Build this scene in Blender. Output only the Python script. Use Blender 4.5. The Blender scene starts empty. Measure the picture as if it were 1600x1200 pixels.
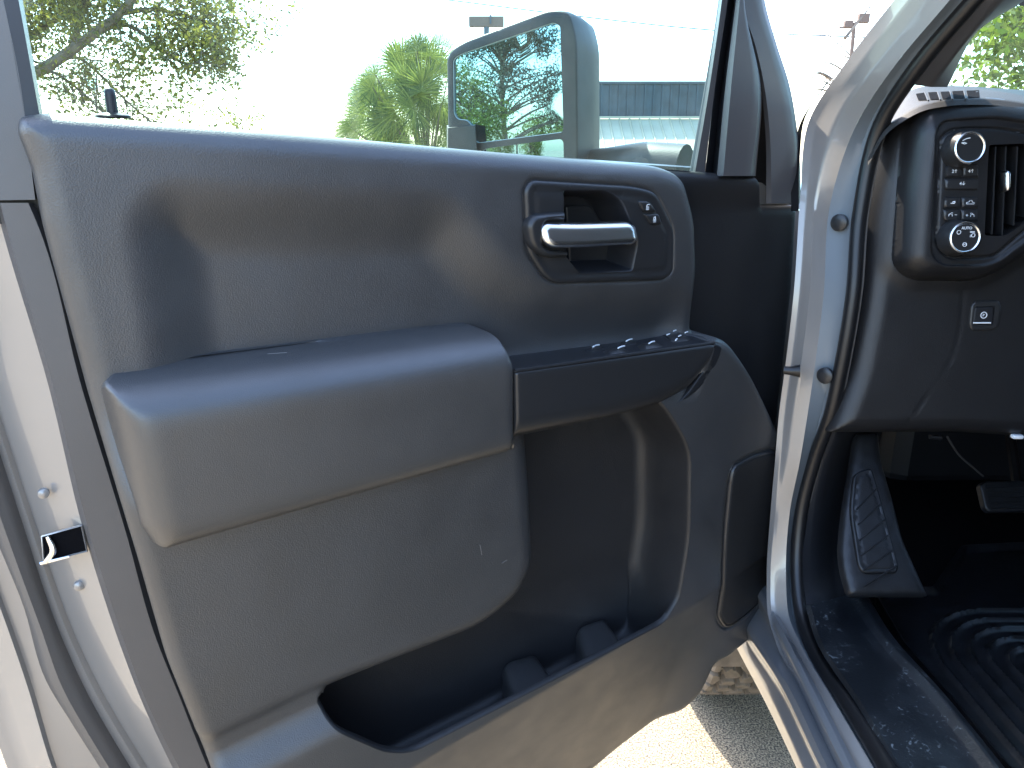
import bpy, bmesh, math, random
import numpy as np
from mathutils import Vector, Matrix
from mathutils.geometry import delaunay_2d_cdt
R = math.radians
random.seed(7)
rng = np.random.default_rng(7)
scene = bpy.context.scene
C = scene.collection

# ------------------------------------------------------------------ camera, sky, sun, exposure
PITCH = R(17.0); CAMZ = 1.5; FOC = 1200.0
cam_d = bpy.data.cameras.new('camera'); cam = bpy.data.objects.new('camera', cam_d); C.objects.link(cam)
cam.location = (0, 0, CAMZ); cam.rotation_euler = (math.pi/2 - PITCH, 0, 0)
cam_d.lens = 27.0; cam_d.sensor_width = 36.0; cam_d.clip_start = 0.02; cam_d.clip_end = 3000
scene.camera = cam

SUN_AZ = R(-36.0)      # from +Y toward -X
SUN_EL = R(52.0)
world = bpy.data.worlds.new('World'); scene.world = world; world.use_nodes = True
wn = world.node_tree; bgn = wn.nodes['Background']
sky = wn.nodes.new('ShaderNodeTexSky'); sky.sky_type = 'NISHITA'; sky.sun_disc = False
sky.sun_elevation = SUN_EL; sky.sun_rotation = SUN_AZ
sky.air_density = 1.0; sky.dust_density = 1.6; sky.ozone_density = 1.0
wn.links.new(sky.outputs[0], bgn.inputs[0]); bgn.inputs[1].default_value = 0.15
sd = Vector((math.sin(SUN_AZ)*math.cos(SUN_EL), math.cos(SUN_AZ)*math.cos(SUN_EL), math.sin(SUN_EL)))
sun_d = bpy.data.lights.new('sun', 'SUN'); sun_d.energy = 2.3; sun_d.angle = R(0.5); sun_d.color = (1.0, .91, .78)
sun = bpy.data.objects.new('sun', sun_d); C.objects.link(sun)
sun.rotation_euler = sd.to_track_quat('Z', 'Y').to_euler()
sun.location = (0, 0, 20)
scene.view_settings.view_transform = 'Standard'; scene.view_settings.look = 'None'
scene.view_settings.exposure = 2.9; scene.view_settings.gamma = 1.0
scene.view_settings.use_curve_mapping = False

# ------------------------------------------------------------------ materials
def mat(name, col, rough=.5, metal=0., coat=0., spec=.5, bump=0., bscale=600., var=0., vscale=8., col2=None, detail=3., rvar=0.):
    m = bpy.data.materials.new(name); m.use_nodes = True
    nt = m.node_tree; b = nt.nodes['Principled BSDF']
    b.inputs['Base Color'].default_value = (*col, 1); b.inputs['Roughness'].default_value = rough
    b.inputs['Metallic'].default_value = metal; b.inputs['Coat Weight'].default_value = coat
    b.inputs['Specular IOR Level'].default_value = spec
    geo = nt.nodes.new('ShaderNodeNewGeometry')
    if var > 0:
        n = nt.nodes.new('ShaderNodeTexNoise'); n.inputs['Scale'].default_value = vscale; n.inputs['Detail'].default_value = detail
        nt.links.new(geo.outputs['Position'], n.inputs['Vector'])
        r = nt.nodes.new('ShaderNodeValToRGB')
        c2 = col2 or tuple(min(1, c*(1+var)) for c in col); c1 = tuple(c*(1-var) for c in col) if not col2 else col
        r.color_ramp.elements[0].position = .35; r.color_ramp.elements[1].position = .65
        r.color_ramp.elements[0].color = (*c1, 1); r.color_ramp.elements[1].color = (*c2, 1)
        nt.links.new(n.outputs[0], r.inputs[0]); nt.links.new(r.outputs[0], b.inputs['Base Color'])
    if rvar > 0:
        n3 = nt.nodes.new('ShaderNodeTexNoise'); n3.inputs['Scale'].default_value = 23; n3.inputs['Detail'].default_value = 7
        nt.links.new(geo.outputs['Position'], n3.inputs['Vector'])
        m3 = nt.nodes.new('ShaderNodeMapRange'); m3.inputs[1].default_value = .3; m3.inputs[2].default_value = .7; m3.inputs[3].default_value = rough-rvar; m3.inputs[4].default_value = rough+rvar
        nt.links.new(n3.outputs[0], m3.inputs[0]); nt.links.new(m3.outputs[0], b.inputs['Roughness'])
    if bump > 0:
        n2 = nt.nodes.new('ShaderNodeTexNoise'); n2.inputs['Scale'].default_value = bscale; n2.inputs['Detail'].default_value = 2
        nt.links.new(geo.outputs['Position'], n2.inputs['Vector'])
        bp = nt.nodes.new('ShaderNodeBump'); bp.inputs['Strength'].default_value = bump; bp.inputs['Distance'].default_value = .001
        nt.links.new(n2.outputs[0], bp.inputs['Height']); nt.links.new(bp.outputs[0], b.inputs['Normal'])
    return m

M = {}
M['trim'] = mat('grained_trim_plastic', (.034, .0345, .0362), .43, spec=1.0, bump=.4, bscale=700, var=.10, vscale=9, rvar=.05)
M['pad'] = mat('soft_armrest_vinyl', (.041, .0405, .0405), .38, spec=1.0, bump=.3, bscale=900, var=.08, vscale=6, rvar=.05)
M['satin'] = mat('satin_black_plastic', (.020, .0205, .022), .33, bump=.06, bscale=900)
M['dark'] = mat('dark_plastic', (.012, .013, .016), .45, bump=.2, bscale=900)
M['black'] = mat('black_rubber', (.008, .008, .009), .38)
M['dash'] = mat('dark_dash_vinyl', (.011, .011, .012), .42, bump=.3, bscale=900, rvar=.04)
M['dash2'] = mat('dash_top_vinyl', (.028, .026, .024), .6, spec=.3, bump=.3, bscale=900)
M['pocket'] = mat('shaded_pocket_plastic', (.016, .016, .0175), .45, bump=.4, bscale=700, rvar=.05)  # trim plastic darkened, the pocket's inner shade put into its colour
M['fwd'] = mat('forward_panel_plastic', (.010, .010, .0115), .5, bump=.3, bscale=700, rvar=.04)
M['void'] = mat('black_carpet_and_hole_shade', (.004, .004, .005), .95, spec=.04, bump=.6, bscale=300)  # carpet black; also paints the dark of flat slots and the latch hole
M['frame'] = mat('grey_frame_plastic', (.060, .058, .060), .45, spec=.8, bump=.12, bscale=900, var=.05)
M['chrome'] = mat('brushed_chrome', (.82, .83, .84), .24, metal=1.)
M['rub0'] = mat('pale_scuff', (.16, .155, .15), .7)
M['paint'] = mat('light_grey_paint', (.27, .255, .238), .30, metal=.25, coat=1., var=.05, vscale=4)
M['paintsh'] = mat('sill_paint', (.26, .27, .285), .30, metal=.6, coat=.7)
M['print'] = mat('white_print', (.75, .78, .8), .5)
M['grille'] = mat('speaker_cloth', (.008, .0085, .010), .55, bump=.8, bscale=1600)
M['roof'] = mat('interior_roof_lining', (.10, .10, .10), .9)
M['seat'] = mat('dark_seat_cloth', (.05, .05, .055), .8, bump=.5, bscale=700)
M['mat'] = mat('floor_mat_rubber', (.0055, .006, .0075), .34, bump=.3, bscale=260, var=.4, vscale=40)
M['tyre'] = mat('dusty_warm_lit_tyre', (.13, .105, .08), .85, bump=.4, bscale=200, var=.25, vscale=30)  # tan is dust plus warm ground bounce put into the colour
M['mirrorshell'] = mat('dusty_mirror_plastic', (.013, .015, .0145), .5, bump=.3, bscale=400, var=.35, vscale=25)
M['mirror'] = mat('mirror_silver', (.36, .54, .58), .01, metal=1.)
M['bark'] = mat('grey_bark', (.15, .12, .09), .9, var=.3, vscale=6, bump=.5, bscale=20)
M['wood'] = mat('weathered_wood', (.16, .12, .10), .9)
M['steel'] = mat('painted_steel', (.06, .08, .10), .5)

def glass_mat():
    m = bpy.data.materials.new('window_glass'); m.use_nodes = True; nt = m.node_tree
    for n in list(nt.nodes):
        if n.type != 'OUTPUT_MATERIAL': nt.nodes.remove(n)
    out = [n for n in nt.nodes if n.type == 'OUTPUT_MATERIAL'][0]
    tr = nt.nodes.new('ShaderNodeBsdfTransparent'); tr.inputs[0].default_value = (.60, .84, .85, 1)
    gl = nt.nodes.new('ShaderNodeBsdfGlossy'); gl.inputs['Roughness'].default_value = .02
    df = nt.nodes.new('ShaderNodeBsdfTranslucent'); df.inputs[0].default_value = (.8, .9, .85, 1)
    fr = nt.nodes.new('ShaderNodeFresnel'); fr.inputs[0].default_value = 1.3
    geo = nt.nodes.new('ShaderNodeNewGeometry')
    nz = nt.nodes.new('ShaderNodeTexNoise'); nz.inputs['Scale'].default_value = 14; nz.inputs['Detail'].default_value = 8
    nt.links.new(geo.outputs['Position'], nz.inputs['Vector'])
    mp = nt.nodes.new('ShaderNodeMapRange'); mp.inputs[1].default_value = .3; mp.inputs[2].default_value = .75
    mp.inputs[3].default_value = .002; mp.inputs[4].default_value = .014
    nt.links.new(nz.outputs[0], mp.inputs[0])
    m1 = nt.nodes.new('ShaderNodeMixShader'); m2 = nt.nodes.new('ShaderNodeMixShader')
    nt.links.new(mp.outputs[0], m1.inputs[0]); nt.links.new(tr.outputs[0], m1.inputs[1]); nt.links.new(df.outputs[0], m1.inputs[2])
    nt.links.new(fr.outputs[0], m2.inputs[0]); nt.links.new(m1.outputs[0], m2.inputs[1]); nt.links.new(gl.outputs[0], m2.inputs[2])
    nt.links.new(m2.outputs[0], out.inputs[0]); return m
M['glass'] = glass_mat()

def leaf_mat(name, c1, c2, trans=.45):
    m = bpy.data.materials.new(name); m.use_nodes = True; nt = m.node_tree
    b = nt.nodes['Principled BSDF']; out = [n for n in nt.nodes if n.type == 'OUTPUT_MATERIAL'][0]
    b.inputs['Roughness'].default_value = .55
    geo = nt.nodes.new('ShaderNodeNewGeometry'); r = nt.nodes.new('ShaderNodeValToRGB')
    r.color_ramp.elements[0].color = (*c1, 1); r.color_ramp.elements[1].color = (*c2, 1)
    nt.links.new(geo.outputs['Random Per Island'], r.inputs[0])
    nt.links.new(r.outputs[0], b.inputs['Base Color'])
    t = nt.nodes.new('ShaderNodeBsdfTranslucent'); nt.links.new(r.outputs[0], t.inputs[0])
    mx = nt.nodes.new('ShaderNodeMixShader'); mx.inputs[0].default_value = trans
    nt.links.new(b.outputs[0], mx.inputs[1]); nt.links.new(t.outputs[0], mx.inputs[2]); nt.links.new(mx.outputs[0], out.inputs[0])
    return m
M['leaf_oak'] = leaf_mat('spring_oak_leaves', (.06, .08, .025), (.28, .245, .035), .5)
M['leaf_palm'] = leaf_mat('palm_leaves', (.06, .10, .025), (.25, .28, .06), .5)
M['leaf_green'] = leaf_mat('bright_green_leaves', (.07, .11, .012), (.20, .23, .035), .5)
M['leaf_pine'] = leaf_mat('pine_needles', (.030, .045, .028), (.085, .10, .055), .3)
M['leaf_yellow'] = leaf_mat('yellow_green_leaves', (.09, .13, .02), (.20, .23, .035), .4)

# ------------------------------------------------------------------ geometry helpers
cp, sp_ = math.cos(PITCH), math.sin(PITCH)
CAMV = Vector((0, 0, CAMZ))
def ray(px, py):
    x = (px-800)/FOC; y = -(py-600)/FOC
    return Vector((x, y*sp_+cp, y*cp-sp_))
def PX(px, py, X): d = ray(px, py); return CAMV + d*(X/d.x)
def PY(px, py, Y): d = ray(px, py); return CAMV + d*(Y/d.y)
def PZ(px, py, Z): d = ray(px, py); return CAMV + d*((Z-CAMZ)/d.z)
class Frame:
    def __init__(s, o, du, dv, n): s.o = Vector(o); s.du = Vector(du).normalized(); s.dv = Vector(dv).normalized(); s.n = Vector(n).normalized()
    def W(s, u, v, h=0.): return s.o + s.du*u + s.dv*v + s.n*h
    def P(s, px, py, h=0.):
        d = ray(px, py); q = s.o + s.n*h
        t = (q-CAMV).dot(s.n)/d.dot(s.n); p = CAMV + d*t - s.o
        return (p.dot(s.du), p.dot(s.dv))
    def at(s, px, py, h=0.):
        u, v = s.P(px, py, h); return s.W(u, v, h)
ANG = R(30)
FD = Frame((-.08, .95, 0), (math.cos(ANG), math.sin(ANG), 0), (0, 0, 1), (math.sin(ANG), -math.cos(ANG), 0))   # door
TB = R(8)
FI = Frame((.65, 1.12, 1.3), (1, 0, 0), (0, math.sin(TB), math.cos(TB)), (0, -math.cos(TB), math.sin(TB)))     # dashboard
WL = {}
def finish(name, me, matl, parent, loc=None, smooth=True, ang=40):
    me.materials.append(matl)
    if smooth:
        me.shade_smooth()
        if ang: me.set_sharp_from_angle(angle=R(ang))
    o = bpy.data.objects.new(name, me); C.objects.link(o)
    return o
def mk(name, verts, faces, matl, parent=None, smooth=True, ang=40, props=None):
    V = np.array([tuple(v) for v in verts], float)
    c = V.mean(0)
    if parent is None: c = np.array([c[0], c[1], V[:, 2].min()])
    me = bpy.data.meshes.new(name); me.from_pydata((V-c).tolist(), [], [tuple(f) for f in faces]); me.update()
    o = finish(name, me, matl, parent, smooth=smooth, ang=ang)
    o.location = c
    if parent:
        o.parent = parent; o.location = Vector(c) - WL[parent.name]
    WL[o.name] = Vector(c)
    if props:
        for k, v in props.items(): o[k] = v
    return o
def empty(name, loc, label, cat, group=None):
    o = bpy.data.objects.new(name, None); C.objects.link(o); o.location = loc; o['label'] = label; o['category'] = cat
    if group: o['group'] = group
    WL[o.name] = Vector(loc); return o
def tag(o, label, cat, group=None):
    o['label'] = label; o['category'] = cat
    if group: o['group'] = group
    return o
def fillet(pts, r=6., n=5, closed=True):
    """pts: tuples, first two are coordinates; optional per-point radius via dict index 'r' not used"""
    P = [np.array(p[:3] if len(p) > 2 else (*p, 0.), float) for p in pts]
    rad = [float(p[3]) if len(p) > 3 else float(r) for p in pts]
    out = []; N = len(P)
    for i in range(N):
        if not closed and i in (0, N-1): out.append(P[i]); continue
        a, b, c = P[i-1], P[i], P[(i+1) % N]
        la = np.linalg.norm((a-b)[:2]); lc = np.linalg.norm((c-b)[:2])
        if la < 1e-9 or lc < 1e-9: continue
        t = min(rad[i], la*.48, lc*.48)
        if t < 1e-6: out.append(b); continue
        p0 = b+(a-b)*t/la; p2 = b+(c-b)*t/lc
        for k in range(n+1):
            s = k/n; out.append((1-s)**2*p0+2*s*(1-s)*b+s*s*p2)
    return out
def poly(F, pts, h=0., r=6., n=5, closed=True):
    """traced outline -> real plane coordinates of frame F; third value overrides the height"""
    q = []
    for p in pts:
        if len(p) == 2: q.append((p[0], p[1], h))
        elif len(p) == 3: q.append((p[0], p[1], h if p[2] is None else p[2]))
        else: q.append((p[0], p[1], h if p[2] is None else p[2], p[3]))
    f = fillet(q, r, n, closed)
    return np.array([F.P(a, b, c) for a, b, c in f])
def resample(P, d, closed=True):
    out = []; N = len(P)
    for i in range(N if closed else N-1):
        a, b = P[i], P[(i+1) % N]; L = np.linalg.norm(b-a); k = max(1, int(math.ceil(L/d)))
        for j in range(k): out.append(a+(b-a)*j/k)
    if not closed: out.append(P[-1])
    out = np.array(out)
    keep = [0]
    for i in range(1, len(out)):
        if np.linalg.norm(out[i]-out[keep[-1]]) > d*.12: keep.append(i)
    if closed and len(keep) > 1 and np.linalg.norm(out[keep[-1]]-out[0]) < d*.12: keep.pop()
    return out[keep]
def segdist(Q, P, closed=True):
    Q = np.atleast_2d(Q); A = P if closed else P[:-1]; B = np.roll(P, -1, 0) if closed else P[1:]
    best = np.full(len(Q), 1e9)
    for a, b in zip(A, B):
        ab = b-a; L2 = ab@ab
        if L2 < 1e-16: continue
        t = np.clip(((Q-a)@ab)/L2, 0, 1); d = Q-a-t[:, None]*ab
        best = np.minimum(best, d[:, 0]**2+d[:, 1]**2)
    return np.sqrt(best)
def inside(Q, P):
    Q = np.atleast_2d(Q); x, y = Q[:, 0], Q[:, 1]; c = np.zeros(len(Q), bool); B = np.roll(P, -1, 0)
    for (x0, y0), (x1, y1) in zip(P, B):
        if y0 == y1: continue
        m = ((y0 > y) != (y1 > y)) & (x < (x1-x0)*(y-y0)/(y1-y0)+x0); c ^= m
    return c
def sdf(Q, P): d = segdist(Q, P); return np.where(inside(Q, P), d, -d)
def ss(x): x = np.clip(x, 0, 1); return x*x*(3-2*x)
def qc(s, r):
    """quarter-circle rise 0..1 over distance r"""
    t = np.clip(s/r, 0, 1); return np.sqrt(np.maximum(0, 1-(1-t)**2))

def hf(name, F, P, H, matl, parent, sp=.006, holes=(), back=None, rings=(.0008, .002, .004, .007), ang=50, extra=None, props=None, hole_skirt=True):
    loops = [resample(P, sp)] + [resample(h, sp) for h in holes]
    P0 = loops[0]
    verts = []; edges = []
    for L in loops:
        s = len(verts); verts += [tuple(p) for p in L]; edges += [(s+i, s+(i+1) % len(L)) for i in range(len(L))]
    def dist_all(Q):
        d = sdf(Q, P0)
        for L in loops[1:]: d = np.minimum(d, -sdf(Q, L))
        return d
    cand = []
    for li, L in enumerate(loops + list(extra or [])):
        L = L if li < len(loops) else np.array(L); t = np.roll(L, -1, 0)-np.roll(L, 1, 0); t /= np.linalg.norm(t, axis=1)[:, None]+1e-12
        nn = np.stack([-t[:, 1], t[:, 0]], 1)
        for r in (rings if li < len(loops) else (.0009, .0022, .004)):
            for sg in (1, -1):
                Q = L+nn*r*sg
                d = dist_all(Q)
                if li < len(loops): ok = d > r*.85
                else: ok = (d > .0006) & (segdist(Q, L) > r*.85)
                cand.append(Q[ok])
    u0, v0 = P0.min(0); u1, v1 = P0.max(0)
    g = np.stack(np.meshgrid(np.arange(u0, u1, sp), np.arange(v0, v1, sp*.866)), -1)
    g[1::2, :, 0] += sp*.5
    g = g.reshape(-1, 2); d = dist_all(g); g = g[d > max(rings[-1] if len(rings) else 0, sp*.4)+sp*.3]
    cand.append(g)
    pts = np.concatenate(cand); verts += [tuple(p) for p in pts]
    res = delaunay_2d_cdt([Vector(v) for v in verts], edges, [], 0, 1e-6)
    V2 = np.array([tuple(v) for v in res[0]]); T = np.array([tuple(f) for f in res[2]])
    cen = V2[T].mean(1); keep = inside(cen, P0)
    for L in loops[1:]: keep &= ~inside(cen, L)
    T = T[keep]
    a, b, c = V2[T[:, 0]], V2[T[:, 1]], V2[T[:, 2]]
    ar = (b[:, 0]-a[:, 0])*(c[:, 1]-a[:, 1])-(b[:, 1]-a[:, 1])*(c[:, 0]-a[:, 0])
    T[ar < 0] = T[ar < 0][:, ::-1]
    h = H(V2) if callable(H) else np.full(len(V2), float(H))
    o, du, dv, n = [np.array(tuple(x)) for x in (F.o, F.du, F.dv, F.n)]
    W = o+V2[:, :1]*du+V2[:, 1:]*dv+h[:, None]*n
    used = np.unique(T); mp = -np.ones(len(V2), int); mp[used] = np.arange(len(used))
    W = list(W[used]); faces = [tuple(mp[list(t)]) for t in T]
    if back is not None:
        from collections import Counter
        ec = {}
        for f in faces:
            for i in range(3):
                e = (f[i], f[(i+1) % 3]); ec[e] = 1
        bd = [e for e in ec if (e[1], e[0]) not in ec]
        if not hole_skirt:
            W0 = np.array(W); mid_ = np.array([(W0[a]+W0[b])*.5-o for a, b in bd]); uvm = np.stack([mid_@du, mid_@dv], 1); dd = segdist(uvm, P0); bd = [e for e, x in zip(bd, dd) if x < .0008]
        bm_ = {}
        Wn = np.array(W); hn = (Wn-o)@n
        for e in bd:
            for i in e:
                if i not in bm_:
                    bm_[i] = len(W); W.append(Wn[i]+n*(back-hn[i]))
        for e in bd: faces.append((e[1], e[0], bm_[e[0]], bm_[e[1]]))
    return mk(name, W, faces, matl, parent, ang=ang, props=props)
def onsurf(F, H, px, py):
    h = 0.
    for _ in range(25):
        uv = F.P(px, py, h); h = .5*h+.5*float(H(np.array([uv]))[0])
    return (*F.P(px, py, h), h)
def catmull(pts, n):
    P = np.array([tuple(p) for p in pts], float)
    if len(P) == 2: t = np.linspace(0, 1, n)[:, None]; return P[0]*(1-t)+P[1]*t
    d = np.r_[0, np.cumsum(np.linalg.norm(np.diff(P, axis=0), axis=1))]; d /= d[-1]
    m = np.zeros_like(P)
    for i in range(len(P)):
        if i == 0: m[i] = (P[1]-P[0])/(d[1]-d[0])
        elif i == len(P)-1: m[i] = (P[-1]-P[-2])/(d[-1]-d[-2])
        else:
            a = (P[i]-P[i-1])/(d[i]-d[i-1]); b = (P[i+1]-P[i])/(d[i+1]-d[i]); w = (d[i+1]-d[i])/(d[i+1]-d[i-1])
            m[i] = a*w+b*(1-w)
    out = []
    for t in np.linspace(0, 1, n):
        i = min(max(np.searchsorted(d, t)-1, 0), len(P)-2); hh = d[i+1]-d[i]; s = (t-d[i])/hh
        out.append((2*s**3-3*s*s+1)*P[i]+(s**3-2*s*s+s)*hh*m[i]+(-2*s**3+3*s*s)*P[i+1]+(s**3-s*s)*hh*m[i+1])
    return np.array(out)
def loft(name, lines, matl, parent, n=60, sub=1, thick=None, ang=35, props=None, flip=False, by_y=False):
    """lines: lists of world points; neighbouring lines are skinned together"""
    Ls = [catmull(l, n) for l in lines]
    rows = []
    for i in range(len(Ls)-1):
        for k in range(sub): rows.append(Ls[i]*(1-k/sub)+Ls[i+1]*k/sub)
    rows.append(Ls[-1]); m = len(rows)
    V = np.concatenate(rows); F = []
    for i in range(m-1):
        for j in range(n-1):
            f = (i*n+j, i*n+j+1, (i+1)*n+j+1, (i+1)*n+j); F.append(f[::-1] if flip else f)
    if thick is not None:
        tv = np.array(thick, float); k = len(V); V = np.concatenate([V, V+tv]); F2 = [tuple(x+k for x in f[::-1]) for f in F]
        per = [j for j in range(n)]+[i*n+n-1 for i in range(1, m)]+[(m-1)*n+j for j in range(n-2, -1, -1)]+[i*n for i in range(m-2, 0, -1)]
        for a, b in zip(per, per[1:]+per[:1]): F.append((b, a, a+k, b+k))
        F += F2
    return mk(name, V, F, matl, parent, ang=ang, props=props)
def tube(pts, rad, seg=8, n=None, closed_ends=True):
    P = catmull(pts, n) if n else np.array([tuple(p) for p in pts], float)
    r = np.interp(np.linspace(0, 1, len(P)), np.linspace(0, 1, len(rad)), rad) if hasattr(rad, '__len__') else np.full(len(P), rad)
    T = np.gradient(P, axis=0); T /= np.linalg.norm(T, axis=1)[:, None]+1e-12
    up = np.array([0, 0, 1.]) if abs(T[0][2]) < .9 else np.array([1., 0, 0])
    V = []; F = []
    A = np.cross(T[0], up); A /= np.linalg.norm(A)
    for i in range(len(P)):
        A = A-T[i]*(A@T[i]); A /= np.linalg.norm(A)+1e-12; B = np.cross(T[i], A)
        for k in range(seg):
            a = 2*math.pi*k/seg; V.append(P[i]+r[i]*(A*math.cos(a)+B*math.sin(a)))
    for i in range(len(P)-1):
        for k in range(seg):
            F.append((i*seg+k, i*seg+(k+1) % seg, (i+1)*seg+(k+1) % seg, (i+1)*seg+k))
    if closed_ends: F.append(tuple(range(seg))[::-1]); F.append(tuple(range((len(P)-1)*seg, len(P)*seg)))
    return V, F
class MB:
    def __init__(s): s.v = []; s.f = []
    def add(s, V, F): k = len(s.v); s.v += [tuple(v) for v in V]; s.f += [tuple(i+k for i in f) for f in F]; return s
    def tube(s, *a, **k): return s.add(*tube(*a, **k))
    def build(s, name, m, parent=None, **k): return mk(name, s.v, s.f, m, parent, **k)
def rbox(sx, sy, sz, r=.003, seg=2, M4=None):
    bm = bmesh.new(); bmesh.ops.create_cube(bm, size=1); bmesh.ops.scale(bm, vec=(sx, sy, sz), verts=bm.verts)
    if r > 0: bmesh.ops.bevel(bm, geom=bm.edges, offset=min(r, .49*min(sx, sy, sz)), segments=seg, profile=.5, affect='EDGES')
    if M4 is not None: bm.transform(M4)
    V = [tuple(v.co) for v in bm.verts]; bm.verts.index_update(); F = [tuple(v.index for v in f.verts) for f in bm.faces]; bm.free(); return V, F
def fmat(F, u, v, h, rot=0.):
    c, s = math.cos(rot), math.sin(rot); a = F.du*c+F.dv*s; b = F.dv*c-F.du*s; p = F.W(u, v, h)
    return Matrix(((a.x, b.x, F.n.x, p.x), (a.y, b.y, F.n.y, p.y), (a.z, b.z, F.n.z, p.z), (0, 0, 0, 1)))
def lathe(F, u, v, prof, seg=48, cap=True):
    """prof: (radius, height along n)"""
    V = []; Fc = []
    for r, h in prof:
        for k in range(seg): a = 2*math.pi*k/seg; V.append(F.W(u+r*math.cos(a), v+r*math.sin(a), h))
    for i in range(len(prof)-1):
        for k in range(seg): Fc.append((i*seg+k, i*seg+(k+1) % seg, (i+1)*seg+(k+1) % seg, (i+1)*seg+k))
    if cap: Fc.append(tuple(range((len(prof)-1)*seg, len(prof)*seg)))
    return V, Fc
def text(name, s, F, u, v, h, size, matl, parent, rot=0.):
    cu = bpy.data.curves.new(name, 'FONT'); cu.body = s; cu.size = size; cu.align_x = 'CENTER'; cu.align_y = 'CENTER'; cu.extrude = .0001; cu.offset = size*.012
    cu.resolution_u = 2
    o = bpy.data.objects.new(name, cu); C.objects.link(o); bpy.context.view_layer.update()
    me = bpy.data.meshes.new_from_object(o.evaluated_get(bpy.context.evaluated_depsgraph_get())); bpy.data.objects.remove(o)
    M4 = fmat(F, u, v, h, rot); V = [M4 @ x.co for x in me.vertices]; Fc = [tuple(p.vertices) for p in me.polygons]
    return mk(name, V, Fc, matl, parent, smooth=False)
def line_print(name, F, strokes, h, w, matl, parent):
    mb = MB()
    for st in strokes:
        mb.tube([F.W(a, b, h) for a, b in st], w, seg=5)
    return mb.build(name, matl, parent)

# ------------------------------------------------------------------ ground
def ground():
    m = bpy.data.materials.new('light_aggregate_concrete'); m.use_nodes = True; nt = m.node_tree; b = nt.nodes['Principled BSDF']
    geo = nt.nodes.new('ShaderNodeNewGeometry')
    n1 = nt.nodes.new('ShaderNodeTexNoise'); n1.inputs['Scale'].default_value = 210; n1.inputs['Detail'].default_value = 4
    n2 = nt.nodes.new('ShaderNodeTexVoronoi'); n2.inputs['Scale'].default_value = 75
    n3 = nt.nodes.new('ShaderNodeTexNoise'); n3.inputs['Scale'].default_value = 1.3
    for n in (n1, n2, n3): nt.links.new(geo.outputs['Position'], n.inputs['Vector'])
    r = nt.nodes.new('ShaderNodeValToRGB'); e = r.color_ramp.elements
    e[0].position = .38; e[0].color = (.055, .05, .043, 1); e[1].position = .62; e[1].color = (.43, .36, .25, 1)
    x = e.new(.5); x.color = (.225, .19, .138, 1)
    nt.links.new(n1.outputs[0], r.inputs[0])
    mx = nt.nodes.new('ShaderNodeMix'); mx.data_type = 'RGBA'; mx.blend_type = 'MULTIPLY'; mx.inputs[0].default_value = .5
    r2 = nt.nodes.new('ShaderNodeValToRGB'); r2.color_ramp.elements[0].color = (.6, .58, .55, 1); r2.color_ramp.elements[1].color = (1.2, 1.15, 1.05, 1)
    nt.links.new(n2.outputs['Color'], r2.inputs[0])
    nt.links.new(r.outputs[0], mx.inputs[6]); nt.links.new(r2.outputs[0], mx.inputs[7]); nt.links.new(mx.outputs[2], b.inputs['Base Color'])
    b.inputs['Roughness'].default_value = .9
    bp = nt.nodes.new('ShaderNodeBump'); bp.inputs['Distance'].default_value = .004; bp.inputs['Strength'].default_value = .7
    nt.links.new(n1.outputs[0], bp.inputs['Height']); nt.links.new(bp.outputs[0], b.inputs['Normal'])
    g = mk('parking_lot_ground', [(-600, -600, 0), (600, -600, 0), (600, 600, 0), (-600, 600, 0)], [(0, 1, 2, 3)], m, None, smooth=False)
    g['kind'] = 'structure'
ground()

# ------------------------------------------------------------------ the truck: door
truck = empty('pickup_truck', (1.4, 0.6, 0), 'light grey pickup truck with its driver door open, black interior and towing mirror', 'pickup truck')

# outline of the inner trim, traced at its own depth
TR = [(28, 205, .0, 14), (32, 184, .0, 14), (70, 178, .01), (400, 205, .01), (800, 241, .01), (1015, 259, .01, 20), (1050, 275, .01, 20), (1068, 340, .01, 20), (1071, 420, .01), (1068, 512, .02, 3),
      (1125, 530, .060, 20), (1165, 580, .042, 30), (1208, 670, .034, 40), (1230, 750, .032, 30), (1231, 840, .032, 30), (1214, 925, .028, 30), (1191, 970, .034, 15),
      (1112, 1030, .036, 8), (1088, 1082, .028, 14), (1058, 1108, .022, 12), (920, 1200, .018), (760, 1300, .018), (450, 1400, .03, 40), (385, 1300, .0, 30),
      (335, 1195, .0, 20), (290, 1085, .0, 20), (250, 985, .0, 20), (205, 828, .0, 10), (135, 600, .0), (66, 345, .0), (50, 262, .0)]
P_trim = poly(FD, TR, r=12)
R_rec = poly(FD, [(262, 345), (480, 352), (690, 352), (762, 440), (830, 484), (1000, 492), (1058, 482), (1056, 600), (300, 640)], .04, r=30)
BELT = poly(FD, [(200, 348), (480, 352), (690, 352)], .04, closed=False)
A_pan = poly(FD, [(10, 545), (828, 650), (836, 760), (842, 880), (820, 932, None, 25), (760, 985, None, 40), (520, 1080, None, 40), (345, 1166, None, 10), (190, 1230), (60, 900)], .06, r=20)
B_lip = [(500, 1108, None, 12), (517, 1140, None, 14), (600, 1176, None, 14), (642, 1178, None, 22), (1038, 975, None, 14), (1063, 935, None, 14), (1079, 840, None, 30), (1081, 700, None, 30), (1045, 640, None, 16)]
P_B = poly(FD, B_lip + [(980, 600), (700, 600), (600, 1000), (515, 1082, None, 10)], .085)
P_hole = poly(FD, B_lip + [(1010, 600, .085, 4), (829, 610, .06, 4), (828, 655, .06, 4), (835, 760, .06, 20), (841, 880, .06), (819, 931.5, .06, 25), (759, 984.5, .06, 40), (521, 1079.5, .06, 20)], .085, r=8)
BL = poly(FD, [(500, 1285), (640, 1200), (1110, 930), (1150, 905)], .085, r=20, closed=False)
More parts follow.
